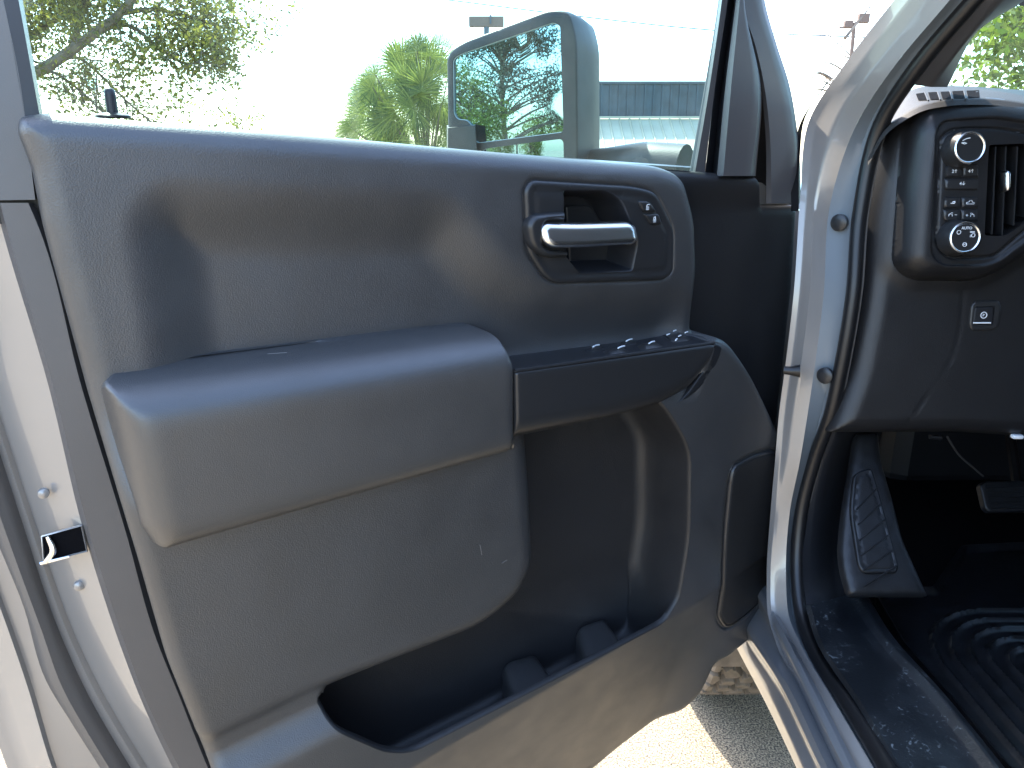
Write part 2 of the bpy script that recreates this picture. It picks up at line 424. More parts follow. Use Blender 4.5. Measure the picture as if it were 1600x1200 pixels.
SPK = [(1143, 726, .076, 14), (1176, 706, .066, 30), (1206, 698, .052, 14), (1221, 722, .046, 12), (1224, 790, .044, 30), (1219, 880, .044, 30), (1197, 940, .048, 30), (1134, 986, .066, 8), (1124, 970, .072, 8), (1128, 850, .078, 60), (1138, 745, .077, 20)]
P_spk = poly(FD, SPK, .045)
BZ = [(818, 296, None, 12), (828, 281, None, 12), (990, 291, None, 20), (1024, 300, None, 14), (1052, 358, None, 12), (1051, 425, None, 12), (1036, 437, None, 10), (866, 443, None, 14), (848, 432, None, 14), (822, 392, None, 14)]
P_bz = poly(FD, BZ, .045)
ua = FD.P(1095, 800, .085)[0]; ub = FD.P(1222, 800, .04)[0]
v_hi = FD.P(500, 590, .05)[1]; v_lo = FD.P(500, 745, .06)[1]
def bl_side(Q):
    d = segdist(Q, BL, False); a, b = BL[0], BL[-1]
    vy = np.interp(Q[:, 0], BL[:, 0], BL[:, 1]); return np.where(Q[:, 1] < vy, d, 0.)
def H_trim(Q, edge=True):
    u, v = Q[:, 0], Q[:, 1]
    # upper half
    dR = sdf(Q, R_rec)
    up = .045-.024*ss((dR+.045)/.085)
    vb = np.interp(u, BELT[:, 0], BELT[:, 1])
    # lower half
    dA = sdf(Q, A_pan); dB = sdf(Q, P_B)
    L = .062+.023*ss(-dA/.05)
    L = np.minimum(L, .085-.036*np.clip((u-ua)/(ub-ua), 0, 1.2)**1.4)
    L = L-.29*np.minimum(bl_side(Q), .30)*(1-.75*ss((u-ua)/.13))
    floor_h = -.018
    d = dB
    L = np.where(d > 0, L-.004*(1-qc(.006-np.minimum(d, .006), .006)), L)
    L = np.where((dB > .010) & (dA > -.02), .0285, L)
    pan = np.where(dA > 0, .028+.040*qc(dA, .034), -1)
    lo = np.maximum(L, pan)
    w = ss((v-v_lo)/(v_hi-v_lo))
    h = lo*(1-w)+up*w
    # front zone always follows the lower half
    wf = ss((u-FD.P(1060, 540, .05)[0])/.02)*(v < FD.P(1100, 522, .05)[1])
    h = h*(1-wf)+np.minimum(lo, .085)*wf
    h = h-.0025*np.exp(-(segdist(Q, P_bz)/.0022)**2)
    h = h-.0045*np.exp(-(segdist(Q, P_spk)/.0028)**2)
    if edge:
        dE = segdist(Q, P_trim)
        r = .016+.008*ss((v-v_hi)/.08+.5)
        h = h-r*.95*(1-qc(dE, r))
    return np.maximum(h, -.022)
P_cup = poly(FD, [(880, 296, None, 6), (950, 296, None, 20), (972, 312, None, 12), (998, 375, None, 12), (988, 424, None, 6), (905, 428, None, 8), (884, 402, None, 8), (880, 398, None, 3)], .048)
def grow(P, d):
    t = np.roll(P, -1, 0)-np.roll(P, 1, 0); t /= np.linalg.norm(t, axis=1)[:, None]+1e-9; n = np.stack([t[:, 1], -t[:, 0]], 1)
    ar = np.sum(P[:, 0]*np.roll(P[:, 1], -1)-np.roll(P[:, 0], -1)*P[:, 1]); return P+n*d*(1 if ar > 0 else -1)
TR2 = []
for p in TR:
    p = list(p)
    if p[1] > 560 and p[0] > 420:
        for _ in range(30):
            hh = float(H_trim(np.array([FD.P(p[0], p[1], p[2])]), False)[0])-.016; p[2] = .6*p[2]+.4*max(hh, -.015)
    TR2.append(tuple(p))
P_trim = poly(FD, TR2, r=12)
# painted door shell behind the trim
P_shell = poly(FD, [(0, 330, -.03, 4), (60, 305, -.03, 4), (1040, 275, -.03, 4), (1190, 285, -.03, 4), (1238, 322, -.03, 6), (1232, 450, -.03), (1215, 600, -.03), (1203, 740, -.03), (1185, 880, -.03, 20), (1085, 985, -.03, 20), (990, 1075, -.03, 10), (830, 1170, -.03), (640, 1320, -.03, 30), (330, 1280, -.03, 30), (250, 1150, -.03, 30), (175, 950, -.03), (90, 640, -.03)], r=10)
door = hf('door', FD, P_shell, lambda Q: np.full(len(Q), -.03), M['paint'], truck, sp=.05, back=-.13, rings=())
door['label'] = 'open driver door seen from inside'
# outer skin of the door, slightly bulged
P_skin = poly(FD, [(0, 330, -.13), (60, 300, -.13), (1060, 262, -.13), (1190, 270, -.13), (1215, 320, -.13), (1195, 600, -.13), (1180, 740, -.13), (1130, 880, -.13), (960, 1040, -.13), (640, 1300, -.13), (330, 1260, -.13), (250, 1140, -.13), (175, 940, -.13), (90, 640, -.13)], r=10)
hf('outer_skin', FD, P_skin, lambda Q: -.135-.03*ss(segdist(Q, P_skin)/.15), M['paint'], door, sp=.03, rings=(.005, .015))
trim = hf('trim_panel', FD, P_trim, H_trim, M['trim'], door, sp=.0062, holes=[P_hole, grow(P_cup, .0015)], back=-.032, hole_skirt=False, rings=(.0006, .002, .004, .007, .011, .016), extra=[resample(P_bz, .003), resample(P_spk, .003), resample(A_pan, .004)])
def inset_poly(F, px, h): return poly(F, px, h)
def pocket():
    P = resample(P_hole, .006); n = len(P)
    t = np.roll(P, -1, 0)-np.roll(P, 1, 0); t /= np.linalg.norm(t, axis=1)[:, None]
    nn_ = np.stack([-t[:, 1], t[:, 0]], 1)
    if not inside(P[5:6]+nn_[5:6]*.002, P)[0]: nn_ = -nn_
    h0 = H_trim(P); w = ss((nn_[:, 1]-.15)/.5)*(P[:, 1] < np.interp(P[:, 0], [P[:, 0].min(), P[:, 0].max()], [1.02, 1.05]))
    k = np.ones(9)/9; w = np.convolve(np.r_[w[-4:], w, w[:4]], k, 'valid'); w = w[:, None]
    rows = [(P, h0), (P+nn_*.0015, h0-.0006), (P+nn_*.0032, h0-.003), (P+nn_*.0040, h0-.008)]
    dn = np.array([0, -1.])
    def mixr(off_i, hb, down, hd): return (P+nn_*off_i*(1-w)+nn_*.004*w+dn*down*w, hb*(1-w[:, 0])+hd*w[:, 0])
    rows.append(mixr(.005, h0*.6, .02, h0-.016)); rows.append(mixr(.007, h0*.2+.0, .05, h0-.028)); rows.append(mixr(.010, -.004, .075, h0-.034))
    rows.append(mixr(.016, -.013, .082, h0*.35)); rows.append(mixr(.024, -.017, .082, -.010)); rows.append(mixr(.030, -.018, .070, -.018))
    V = []; F = []
    for Q, h in rows:
        for q, hh in zip(Q, h): V.append(FD.W(q[0], q[1], hh))
    for i in range(len(rows)-1):
        for k in range(n): F.append((i*n+k, i*n+(k+1) % n, (i+1)*n+(k+1) % n, (i+1)*n+k))
    F.append(tuple(range((len(rows)-1)*n, len(rows)*n)))
    return mk('map_pocket', V, F, M['pocket'], door, ang=60)
pocket()
# dividers in the pocket
for q in ([(784, 1030), (838, 1016), (866, 1061), (806, 1090)], [(900, 974), (946, 960), (976, 1007), (918, 1036)]):
    hs = (-.017, -.017, .070, .070); c4 = [FD.at(a, b, h) for (a, b), h in zip(q, hs)]
    V = []; ns_, nk = 8, 12
    for i in range(ns_+1):
        for k in range(nk+1):
            t = i/ns_; s_ = k/nk; e = min(1, min(s_, 1-s_)/.28)
            p = (c4[0]*(1-t)+c4[3]*t)*(1-s_)+(c4[1]*(1-t)+c4[2]*t)*s_
            V.append(p-Vector((0, 0, (.014*(1-math.sqrt(max(0, 1-(1-e)**2)))+.012*(t < .01))*(1-.6*t))))
    F = [(i*(nk+1)+k, i*(nk+1)+k+1, (i+1)*(nk+1)+k+1, (i+1)*(nk+1)+k) for i in range(ns_) for k in range(nk)]
    k0 = len(V)
    for i in range(ns_+1):
        for k in (0, nk): V.append(V[i*(nk+1)+k]-Vector((0, 0, .055-.05*i/ns_)))
    for i in range(ns_):
        F.append((i*(nk+1), (i+1)*(nk+1), k0+(i+1)*2, k0+i*2)); F.append((i*(nk+1)+nk, k0+i*2+1, k0+(i+1)*2+1, (i+1)*(nk+1)+nk))
    mk('cup_divider', V, F, M['trim'], door, ang=60)

# armrest pad
pad_px = [(152, 600, .03, 26), (180, 568, .02, 24), (722, 503, .02, 20), (768, 520, .06, 14), (803, 572, .092, 12), (803, 688, .092, 10), (797, 706, .075, 8), (278, 845, .062, 26), (224, 838, .058, 14), (203, 812, .05, 12)]
P_pad = poly(FD, pad_px, r=14, n=8)
def grp(pts): return poly(FD, pts, closed=False, r=10)
g_top = grp([(140, 574, .02), (182, 569, .02), (722, 503, .02), (800, 494, .02)])
g_bot = grp([(850, 690, .07), (797, 706, .075), (278, 845, .062), (230, 860, .06)])
g_left = grp([(145, 560, .03), (152, 596, .03), (203, 812, .05), (225, 850, .06)])
g_right = grp([(715, 470, .06), (768, 520, .06), (803, 572, .092), (803, 720, .092)])
def H_pad(Q):
    a = .018+.084*qc(segdist(Q, g_top, False), .058)
    b = .060+.042*qc(segdist(Q, g_bot, False), .040)
    c = .020+.082*qc(segdist(Q, g_left, False), .045)
    d = .086+.016*qc(segdist(Q, g_right, False), .013)
    X = np.stack([a, b, c, d]); k = 260.
    h = -np.log(np.exp(-k*X).sum(0))/k
    return np.maximum(h, .012)
hf('armrest', FD, P_pad, H_pad, M['pad'], door, sp=.005, back=0., rings=(.0008, .002, .004, .007, .011))

# pull handle / switch pod beyond the pad
P_pull = poly(FD, [(806, 582, .098, 5), (1117, 538, .095, 8), (1106, 572, .095, 30), (1070, 622, .095, 30), (1040, 637, .095, 20), (960, 660, .095, 60), (806, 692, .095, 5)], r=6)
def H_pull(Q):
    d = segdist(Q, P_pull); vb = np.interp(Q[:, 0], pull_b[:, 0], pull_b[:, 1])
    return .094+.004*qc(d, .004)-.028*(1-qc(np.maximum(Q[:, 1]-vb, 0), .035))
pull_b = poly(FD, [(800, 693, .095), (960, 660, .095), (1040, 637, .095), (1080, 615, .095), (1120, 570, .095)], closed=False)
hf('pull_handle', FD, P_pull, H_pull, M['satin'], door, sp=.005, back=.02, rings=(.0008, .002, .004))
P_gin = poly(FD, [(1119, 537, .088, 4), (1130, 541, .084, 6), (1122, 566, .084, 30), (1092, 612, .084, 30), (1048, 640, .088, 20), (1072, 622, .088, 30), (1108, 572, .088, 30)], r=5)
hf('grip_insert', FD, P_gin, lambda Q: .082+.003*qc(segdist(Q, P_gin), .003), M['dark'], door, sp=.005, back=.02)
# top deck of the pod
f_edge = [FD.at(806, 581, .0975), FD.at(960, 559, .097), FD.at(1118, 537, .094)]
b_edge = [FD.at(806, 566, .014), FD.at(960, 537, .014), FD.at(1075, 513, .014)]
loft('switch_deck', [f_edge, b_edge], M['satin'], door, n=24, sub=6)
thin = [p+Vector((0, 0, .0012)) for p in f_edge]
mb = MB(); mb.tube([p-FD.n*.003+Vector((0, 0, .0005)) for p in f_edge], .0026, seg=8, n=30); mb.build('edge_bead', M['satin'], door)
def deck(s, t, up=0.):
    a = np.array(catmull(f_edge, 50)[int(s*49)]); b = np.array(catmull(b_edge, 50)[int(s*49)])
    return Vector(a*(1-t)+b*t)+Vector((0, 0, up))
def deck_patch(name, s0, s1, t0, t1, up, m, curve=0.):
    V = []; F = []; n, k = 8, 6
    for i in range(n+1):
        for j in range(k+1):
            s = i/n; t = j/k; e = min(s, 1-s, t, 1-t)
            V.append(deck(s0+(s1-s0)*s, t0+(t1-t0)*t, .0008+up*min(1, e*4+.0)+curve*(math.sin(s*math.pi))))
    for i in range(n):
        for j in range(k): F.append((i*(k+1)+j, (i+1)*(k+1)+j, (i+1)*(k+1)+j+1, i*(k+1)+j+1))
    return mk(name, V, F, m, door, ang=60)
deck_patch('switch_bezel', .26, .96, .08, .92, .002, M['dark'])
for s0, s1, t0, t1 in ((.42, .56, .16, .46), (.33, .47, .54, .84), (.60, .74, .16, .46), (.52, .66, .54, .84)):
    deck_patch('window_switch', s0, s1, t0, t1, .0045, M['satin'], .0012)
for s, t in ((.50, .30), (.40, .70), (.67, .30), (.59, .70), (.80, .25)):
    mb = MB(); a = deck(s, t-.06, .0078); b = deck(s+.035, t+.02, .0078); mb.tube([a, (a+b)/2+Vector((0, 0, .0006)), b], .0011, seg=6, n=6); mb.build('window_mark', M['print'], door)
deck_patch('mirror_switch', .78, .92, .30, .80, .0055, M['satin'], .0012)
for s, t in ((.80, .55), (.85, .36), (.86, .7), (.90, .5)):
    mb = MB(); a = deck(s, t, .0088); b = deck(s+.022, t+.03, .0088); mb.tube([a, b], .0009, seg=6); mb.build('mirror_mark', M['print'], door)

# inner handle bezel with cup, lever, lock buttons
def H_bz(Q):
    d = segdist(Q, P_bz); h = .0445+.0045*qc(d, .006)
    return h-.002*np.exp(-((d-.012)/.003)**2)
hf('handle_bezel', FD, P_bz, H_bz, M['satin'], door, sp=.005, holes=[P_cup], back=.035, rings=(.0008, .002, .004, .006))
P_cup2 = P_cup
def H_cup(Q):
    d = segdist(Q, P_cup); return .0488-.056*ss(d/.013)
hf('handle_cup', FD, P_cup2, H_cup, M['dark'], door, sp=.004, rings=(.001, .002, .004, .006, .008, .010, .012))
P_cf = poly(FD, [(884, 322, None, 3), (924, 320, None, 8), (955, 372, None, 8), (962, 414, None, 4), (890, 418, None, 4)], -.001)
hf('cup_floor_plate', FD, P_cf, lambda Q: -.003+.002*qc(segdist(Q, P_cf), .003), M['satin'], door, sp=.006, back=-.008, rings=(.001, .003))
P_hub = poly(FD, [(822, 352, None, 12), (832, 335, None, 12), (884, 331, None, 3), (884, 344, None, 3), (850, 346, None, 10), (848, 384, None, 8), (862, 390, None, 6), (888, 392, None, 3), (888, 402, None, 3), (850, 404, None, 14), (828, 386, None, 12)], .056)
hf('lever_surround', FD, P_hub, lambda Q: .048+.012*qc(segdist(Q, P_hub), .007), M['satin'], door, sp=.003, back=.04, rings=(.0008, .002, .004, .006))
# lever: lofted chrome bar
def bar(name, pl, hh, m):
    P = poly(FD, pl, hh)
    vc = P[:, 1].mean()
    def H(Q):
        d = segdist(Q, P); return hh-.010+.010*qc(d, .009)-.30*(Q[:, 1]-vc)
    return hf(name, FD, P, H, m, door, sp=.003, back=hh-.016, rings=(.0006, .0015, .003, .005, .007, .009))
bar('handle_lever', [(849, 356, None, 9), (858, 347, None, 6), (905, 349, None, 40), (990, 347, None, 8), (997, 356, None, 6), (997, 374, None, 8), (990, 382, None, 8), (905, 388, None, 40), (862, 388, None, 8), (851, 378, None, 8)], .066, M['chrome'])
bar('lever_end_cap', [(984, 350, None, 5), (1000, 352, None, 7), (999, 378, None, 8), (984, 385, None, 5)], .0625, M['frame'])
for pl, shp in (([(996, 314, None, 4), (1014, 314, None, 8), (1026, 331, None, 3), (1004, 331, None, 4)], 0), ([(1004, 334, None, 3), (1029, 334, None, 3), (1034, 350, None, 5), (1017, 352, None, 6)], 1)):
    P = poly(FD, pl, .050); b_ = hf('lock_button', FD, P, lambda Q, P=P: .0488+.0035*qc(segdist(Q, P), .003), M['satin'], door, sp=.003, back=.045, rings=(.0008, .002))
    c = P.mean(0); w = .0022
    dy = -.001
    st = [[(c[0]-w, c[1]-w*1.2+dy), (c[0]+w, c[1]-w*1.2+dy)], [(c[0]-w, c[1]-w*.4+dy), (c[0]+w, c[1]-w*.4+dy)], [(c[0]-w, c[1]+w*.3+dy), (c[0]+w, c[1]+w*.3+dy)],
          [(c[0]-w*.7, c[1]+w*.3+dy), (c[0]-w*.5, c[1]+w*1.6+dy), (c[0]+w*.5+(0 if shp else w*.5), c[1]+w*1.9+dy), (c[0]+w*.7+(0 if shp else w*.8), c[1]+(w*.3 if shp else w*1.6)+dy)]]
    line_print('lock_symbol', FD, st, .0526, .00045, M['print'], door)

for a_, b_ in (((750, 851), (753, 867)), ((784, 880), (792, 875)), ((418, 553), (448, 551))):
    Hs = H_pad if b_[1] < 600 else H_trim
    p_ = [onsurf(FD, Hs, *q) for q in (a_, b_)]; mb = MB(); mb.tube([FD.W(*q) for q in p_], .0004, seg=5); mb.build('scuff_mark', M['rub0'], door)
# speaker grille, follows the curve of the trim
def shrink(P, d):
    c = P.mean(0); k = 1-d/np.linalg.norm(P-c, axis=1).mean(); return c+(P-c)*k
P_sp2 = shrink(P_spk, .006)
hf('speaker_grille', FD, P_sp2, lambda Q: H_trim(Q, False)+.0025*qc(segdist(Q, P_sp2), .004)+.0005, M['grille'], door, sp=.006, back=0., rings=(.0008, .002, .004))
P_spr = P_spk
hf('speaker_bezel', FD, shrink(P_spk, .0015), lambda Q: H_trim(Q, False)+.003*qc(segdist(Q, shrink(P_spk, .0015)), .0025), M['satin'], door, sp=.005, holes=[shrink(P_spk, .0058)], rings=(.0008, .002))
# plain forward panel under the mirror
P_fwd = poly(FD, [(1010, 262, .012, 6), (1188, 275, .012, 10), (1195, 286, .012, 6), (1195, 321, .0, 2), (1251, 321, .0, 4), (1243, 450, .0), (1226, 600, .0, 40), (1213, 700, .0), (1205, 900, .0), (1100, 980, .0), (1020, 700, .0)], r=4)
v_ft = FD.P(1100, 269, .012)[1]
def H_fwd(Q): return -.002+.014*qc(segdist(Q, P_fwd), .018)*0+.012*ss((Q[:, 1]-(v_ft-.06))/.05)-.014*(1-qc(segdist(Q, P_fwd), .014))
hf('forward_panel', FD, P_fwd, H_fwd, M['fwd'], door, sp=.008, back=-.029, rings=(.001, .003, .006, .010))
# sill behind the trim top and lock pin
def line_d(pts): return [FD.at(a, b, h) for a, b, h in pts]
loft('sill_seal', [line_d([(58, 181, .0), (400, 207, .0), (800, 243, .0), (1080, 262, .0)]), line_d([(58, 178, -.028), (400, 204, -.028), (800, 240, -.028), (1080, 260, -.028)])], M['black'], door, n=30, sub=2)
u, v = FD.P(177, 184, -.014)
Fz = Frame(FD.W(u, v, -.014), FD.du, -FD.n, (0, 0, 1))
mb = MB(); mb.add(*lathe(Fz, 0, 0, [(.016, 0), (.016, .002), (.012, .004), (.007, .0045)], 24)); mb.build('lock_pin_collar', M['black'], door)
mb = MB(); mb.add(*lathe(Fz, 0, 0, [(.0052, .004), (.0052, .020), (.0050, .024), (.0035, .0265), (.0012, .0275)], 20)); mb.build('lock_pin', M['dark'], door)

# window frame, rear side, top and front
loft('window_frame', [line_d([(-60, -420, -.02), (-60, -60, -.01), (-60, 150, -.0), (-60, 314, -.0)]), line_d([(-30, -420, .0), (-6, -60, .012), (30, 120, .012), (55, 312, .012)])], M['frame'], door, n=40, sub=3, thick=(-.02, .04, 0))
loft('window_frame', [line_d([(-30, -420, .0), (-6, -60, .012), (17, 60, .012), (40, 190, .012)]), line_d([(-12, -420, -.008), (22, -40, .006), (40, 60, .006), (62, 180, .004)]), line_d([(-6, -420, -.03), (29, -40, -.028), (46, 60, -.028), (68, 182, -.028)])], M['frame'], door, n=40, sub=3)
loft('window_frame', [line_d([(-40, -420, .0), (500, -480, .0), (1080, -520, .0)]), line_d([(-40, -370, .0), (500, -430, .0), (1070, -460, .0)])], M['frame'], door, n=30, sub=1, thick=(-.03, .05, 0))
loft('window_seal', [line_d([(18, -40, .004), (36, 60, .004), (60, 178, .002)]), line_d([(26, -40, -.024), (44, 60, -.024), (66, 180, -.024)])], M['black'], door, n=30, sub=1)
G = [line_d([(1140, -200, -.03), (1122, 0, -.03), (1100, 140, -.03), (1077, 268, -.03)]), line_d([(1150, -200, -.012), (1128, 0, -.012), (1108, 140, -.012), (1086, 270, -.012)]), line_d([(1158, -200, -.012), (1137, 0, -.012), (1118, 130, -.012), (1101, 272, -.012)])]
loft('glass_channel', G, M['frame'], door, n=40, sub=2)
loft('channel_lip', [line_d([(1141, -200, -.026), (1123, 0, -.026), (1101, 140, -.026), (1078, 268, -.026)]), line_d([(1145, -200, -.02), (1126, 0, -.02), (1105, 140, -.02), (1082, 268, -.02)])], M['black'], door, n=30)
loft('channel_shadow_gap', [line_d([(1158, -200, -.012), (1137, 0, -.012), (1118, 130, -.012), (1101, 275, -.012)]), line_d([(1166, -200, -.03), (1146, 0, -.03), (1128, 130, -.03), (1112, 275, -.03)]), line_d([(1172, -200, .0), (1150, 0, .0), (1134, 130, .0), (1121, 275, .0)])], M['dark'], door, n=40, sub=2)
SA = [(1172, -200, .004), (1150, 0, .004), (1134, 130, .004), (1120, 275, .004)]
loft('mirror_sail_cover', [line_d(SA), line_d([(1173, -200, .010), (1156, 0, .014), (1143, 130, .016), (1130, 275, .016)]), line_d([(1174, -200, .012), (1162, 0, .014), (1185, 130, .016), (1172, 275, .016)]),
      line_d([(1175, -200, .010), (1163, 0, .010), (1189, 140, .006), (1180, 275, .004)]), line_d([(1176, -200, -.02), (1164, 0, -.02), (1190, 140, -.03), (1181, 275, -.03)])], M['frame'], door, n=50, sub=4, ang=60)
loft('front_frame_cover', [line_d([(1172, -200, .0), (1152, 0, .0), (1174, 70, .0), (1190, 145, -.002), (1196, 210, -.002), (1197, 318, -.002)]), line_d([(1176, -200, .004), (1157, 0, .006), (1180, 70, .008), (1196, 145, .008), (1203, 210, .008), (1205, 318, .006)]),
      line_d([(1200, -200, .004), (1189, 0, .006), (1208, 70, .006), (1226, 130, .006), (1240, 205, .006), (1246, 318, .004)]), line_d([(1206, -200, -.004), (1195, 0, -.004), (1214, 70, -.004), (1233, 130, -.004), (1246, 205, -.004), (1252, 318, -.004)]),
      line_d([(1202, -200, -.05), (1190, 0, -.05), (1208, 70, -.05), (1226, 130, -.05), (1239, 205, -.05), (1245, 318, -.05)])], M['frame'], door, n=60, sub=3, ang=60)
loft('sail_backing', [line_d([(1168, -200, -.032), (1146, 0, -.032), (1128, 130, -.032), (1100, 320, -.032)]), line_d([(1195, -200, -.032), (1184, 0, -.032), (1220, 130, -.032), (1236, 320, -.032)])], M['black'], door, n=30)
# window glass
gp = poly(FD, [(-10, -440, -.03), (22, -60, -.03), (72, 220, -.03), (500, 300, -.03), (1072, 320, -.03), (1104, 140, -.03), (1125, 0, -.03), (1142, -200, -.03), (1120, -480, -.03)], r=2)
hf('window_glass', FD, gp, -.030, M['glass'], door, sp=.1, rings=())

# bands at the rear edge of the door
mk('seam_dark_strip', [FD.at(a, b, -.012) for a, b in ((-80, 300), (64, 300), (72, 350), (-80, 350))], [(3, 2, 1, 0)], M['black'], door, smooth=False)  # black sheet behind the seam, standing for the shade in the gap
K0 = line_d([(52, 317, .0), (66, 347, .0), (135, 600, .0), (205, 830, .0), (250, 988, .0), (290, 1088, .0), (335, 1197, .0), (400, 1330, .0)])
K0b = line_d([(44, 317, .010), (57, 347, .010), (126, 600, .010), (196, 830, .010), (241, 990, .010), (281, 1090, .010), (325, 1200, .010), (390, 1330, .010)])
K1b = line_d([(0, 317, .006), (8, 347, .006), (82, 600, .006), (136, 820, .006), (193, 1000, .006), (224, 1085, .006), (280, 1200, .006), (350, 1330, .006)])
K1 = line_d([(-8, 317, -.02), (0, 347, -.02), (75, 600, -.02), (128, 820, -.02), (185, 1000, -.02), (215, 1080, -.02), (270, 1200, -.02), (340, 1330, -.02)])
loft('edge_trim_strip', [K0, K0b, K1b, K1], M['frame'], door, n=70, sub=3, ang=50)
K2 = line_d([(-130, 314, -.075), (-110, 347, -.075), (-34, 600, -.075), (36, 820, -.075), (92, 985, -.075), (130, 1070, -.075), (202, 1196, -.075), (290, 1330, -.075)])
K2a = line_d([(-118, 314, -.066), (-98, 347, -.066), (-24, 600, -.066), (47, 820, -.066), (104, 985, -.066), (143, 1070, -.066), (217, 1196, -.066), (300, 1330, -.066)])
K2b = line_d([(-108, 314, -.072), (-88, 347, -.072), (-15, 600, -.072), (56, 820, -.072), (114, 985, -.072), (154, 1070, -.072), (228, 1196, -.072), (306, 1330, -.072)])
loft('latch_face', [K1, K2b, K2a, K2], M['paint'], door, n=70, sub=3, ang=60)
K3 = line_d([(-190, 314, -.085), (-160, 400, -.085), (-80, 640, -.085), (-2, 852, -.085), (35, 943, -.085), (72, 1064, -.085), (110, 1127, -.085), (154, 1196, -.085), (230, 1320, -.085)])
Km = [(Vector(a)+Vector(b))*.5+FD.n*.022 for a, b in zip(catmull(K2, 12), catmull(K3, 12))]
Km2 = [Vector(a)*.25+Vector(b)*.75+FD.n*.016 for a, b in zip(catmull(K2, 12), catmull(K3, 12))]
Km1 = [Vector(a)*.8+Vector(b)*.2+FD.n*.014 for a, b in zip(catmull(K2, 12), catmull(K3, 12))]
M['rub'] = mat('grey_weatherstrip_rubber', (.10, .092, .085), .5, bump=.2, bscale=500)
loft('weatherstrip', [K2, Km1, Km, Km2, K3], M['rub'], door, n=70, sub=3, ang=60)
K4 = line_d([(-260, 314, -.09), (-200, 500, -.09), (-110, 700, -.09), (-30, 852, -.09), (12, 960, -.09), (50, 1070, -.09), (88, 1196, -.09), (140, 1320, -.09)])
K4b = line_d([(-265, 314, -.082), (-207, 500, -.082), (-117, 700, -.082), (-37, 852, -.082), (4, 960, -.082), (42, 1070, -.082), (80, 1196, -.082), (132, 1320, -.082)])
K5 = line_d([(-320, 314, -.115), (-260, 500, -.115), (-180, 700, -.115), (-90, 880, -.115), (-35, 990, -.115), (0, 1090, -.115), (34, 1196, -.115), (80, 1320, -.115)])
K6 = line_d([(-340, 314, -.12), (-300, 500, -.12), (-220, 700, -.12), (-140, 880, -.12), (-80, 1000, -.12), (-32, 1090, -.12), (10, 1196, -.12), (55, 1320, -.12)])
loft('outer_flange', [K3, K4, K4b, K5, K6], M['paint'], door, n=60, sub=3, ang=60)
# latch: flat black patch painted for the shaded opening, chrome claw
LQ = [(67, 836), (126, 820), (134, 858), (70, 874)]
Pl = [np.array(FD.at(a, b, -.034 if i in (0, 3) else -.019)) for i, (a, b) in enumerate(LQ)]
def quadring(P, w, up):
    c = sum(P)/4; V = []; n = np.array(tuple(FD.n))
    for s, hgt in ((1+w, 0), (1+w*.5, up), (1, 0), (.97, -.006)):
        for p in P: V.append(c+(p-c)*s+n*hgt)
    F = []
    for i in range(3):
        for k in range(4): F.append((i*4+k, i*4+(k+1) % 4, (i+1)*4+(k+1) % 4, (i+1)*4+k))
    return V, F
nn = np.array(tuple(FD.n)); Pu = [p+nn*.004 for p in Pl]
V, F = quadring(Pu, .10, .002); mk('latch_rim', V, F, M['paint'], door, ang=60)
mk('latch_dark_patch', [p-nn*.0003 for p in Pu], [(0, 1, 2, 3)], M['void'], door, smooth=False)
mb = MB(); c = Pu[0]*.7+Pu[3]*.3+nn*.003
mb.tube([Pu[3]+(Pu[2]-Pu[3])*.02+nn*.003, Pu[3]*.6+Pu[0]*.4+(Pu[2]-Pu[3])*.22+nn*.004, Pu[0]+(Pu[1]-Pu[0])*.12+nn*.003], [.003, .0035, .002], seg=8, n=10)
mb.tube([Pu[3]+nn*.003+(Pu[3]-Pu[2])*.1, Pu[3]+nn*.004+(Pu[2]-Pu[3])*.6], [.002, .0012], seg=6, n=6)
mb.build('latch_claw', M['chrome'], door)
for a, b in ((68, 775), (124, 920)):
    u, v = FD.P(a, b, -.033); mb = MB(); mb.add(*lathe(Frame(FD.W(u, v, -.0425), FD.du, FD.dv, FD.n), 0, 0, [(.006, 0), (.0055, .004), (.002, .006), (.0005, .006)], 16)); mb.build('latch_screw', M['paint'], door)

# ------------------------------------------------------------------ towing mirror on the door
NM = Vector((-.50, -.866, .0)).normalized(); UM = Vector((.866, -.50, 0))
FM_ = Frame((.10, 1.34, 0), UM, (0, 0, 1), NM)
P_head = poly(FM_, [(697, 84, None, 26), (722, 66, None, 30), (858, 15, None, 14), (888, 17, None, 24), (900, 60, None, 20), (902, 275, None, 10), (700, 275, None, 10)], 0.)
P_mg = poly(FM_, [(709, 92, None, 16), (722, 84, None, 14), (866, 35, None, 6), (877, 40, None, 8), (882, 200, None, 4), (880, 207, None, 5), (748, 224, None, 8), (742, 218, None, 6), (738, 196, None, 8), (730, 188, None, 4), (716, 187, None, 8), (710, 178, None, 8)], -.004)
P_sg = poly(FM_, [(752, 238, None, 5), (760, 232, None, 5), (878, 217, None, 4), (882, 222, None, 4), (883, 268, None, 4), (752, 270, None, 4)], -.004)
hf('mirror_housing', FM_, P_head, lambda Q: -.004+.004*qc(segdist(Q, P_head), .006), M['mirrorshell'], door, sp=.008, holes=[P_mg, P_sg], back=-.012, rings=(.001, .003))
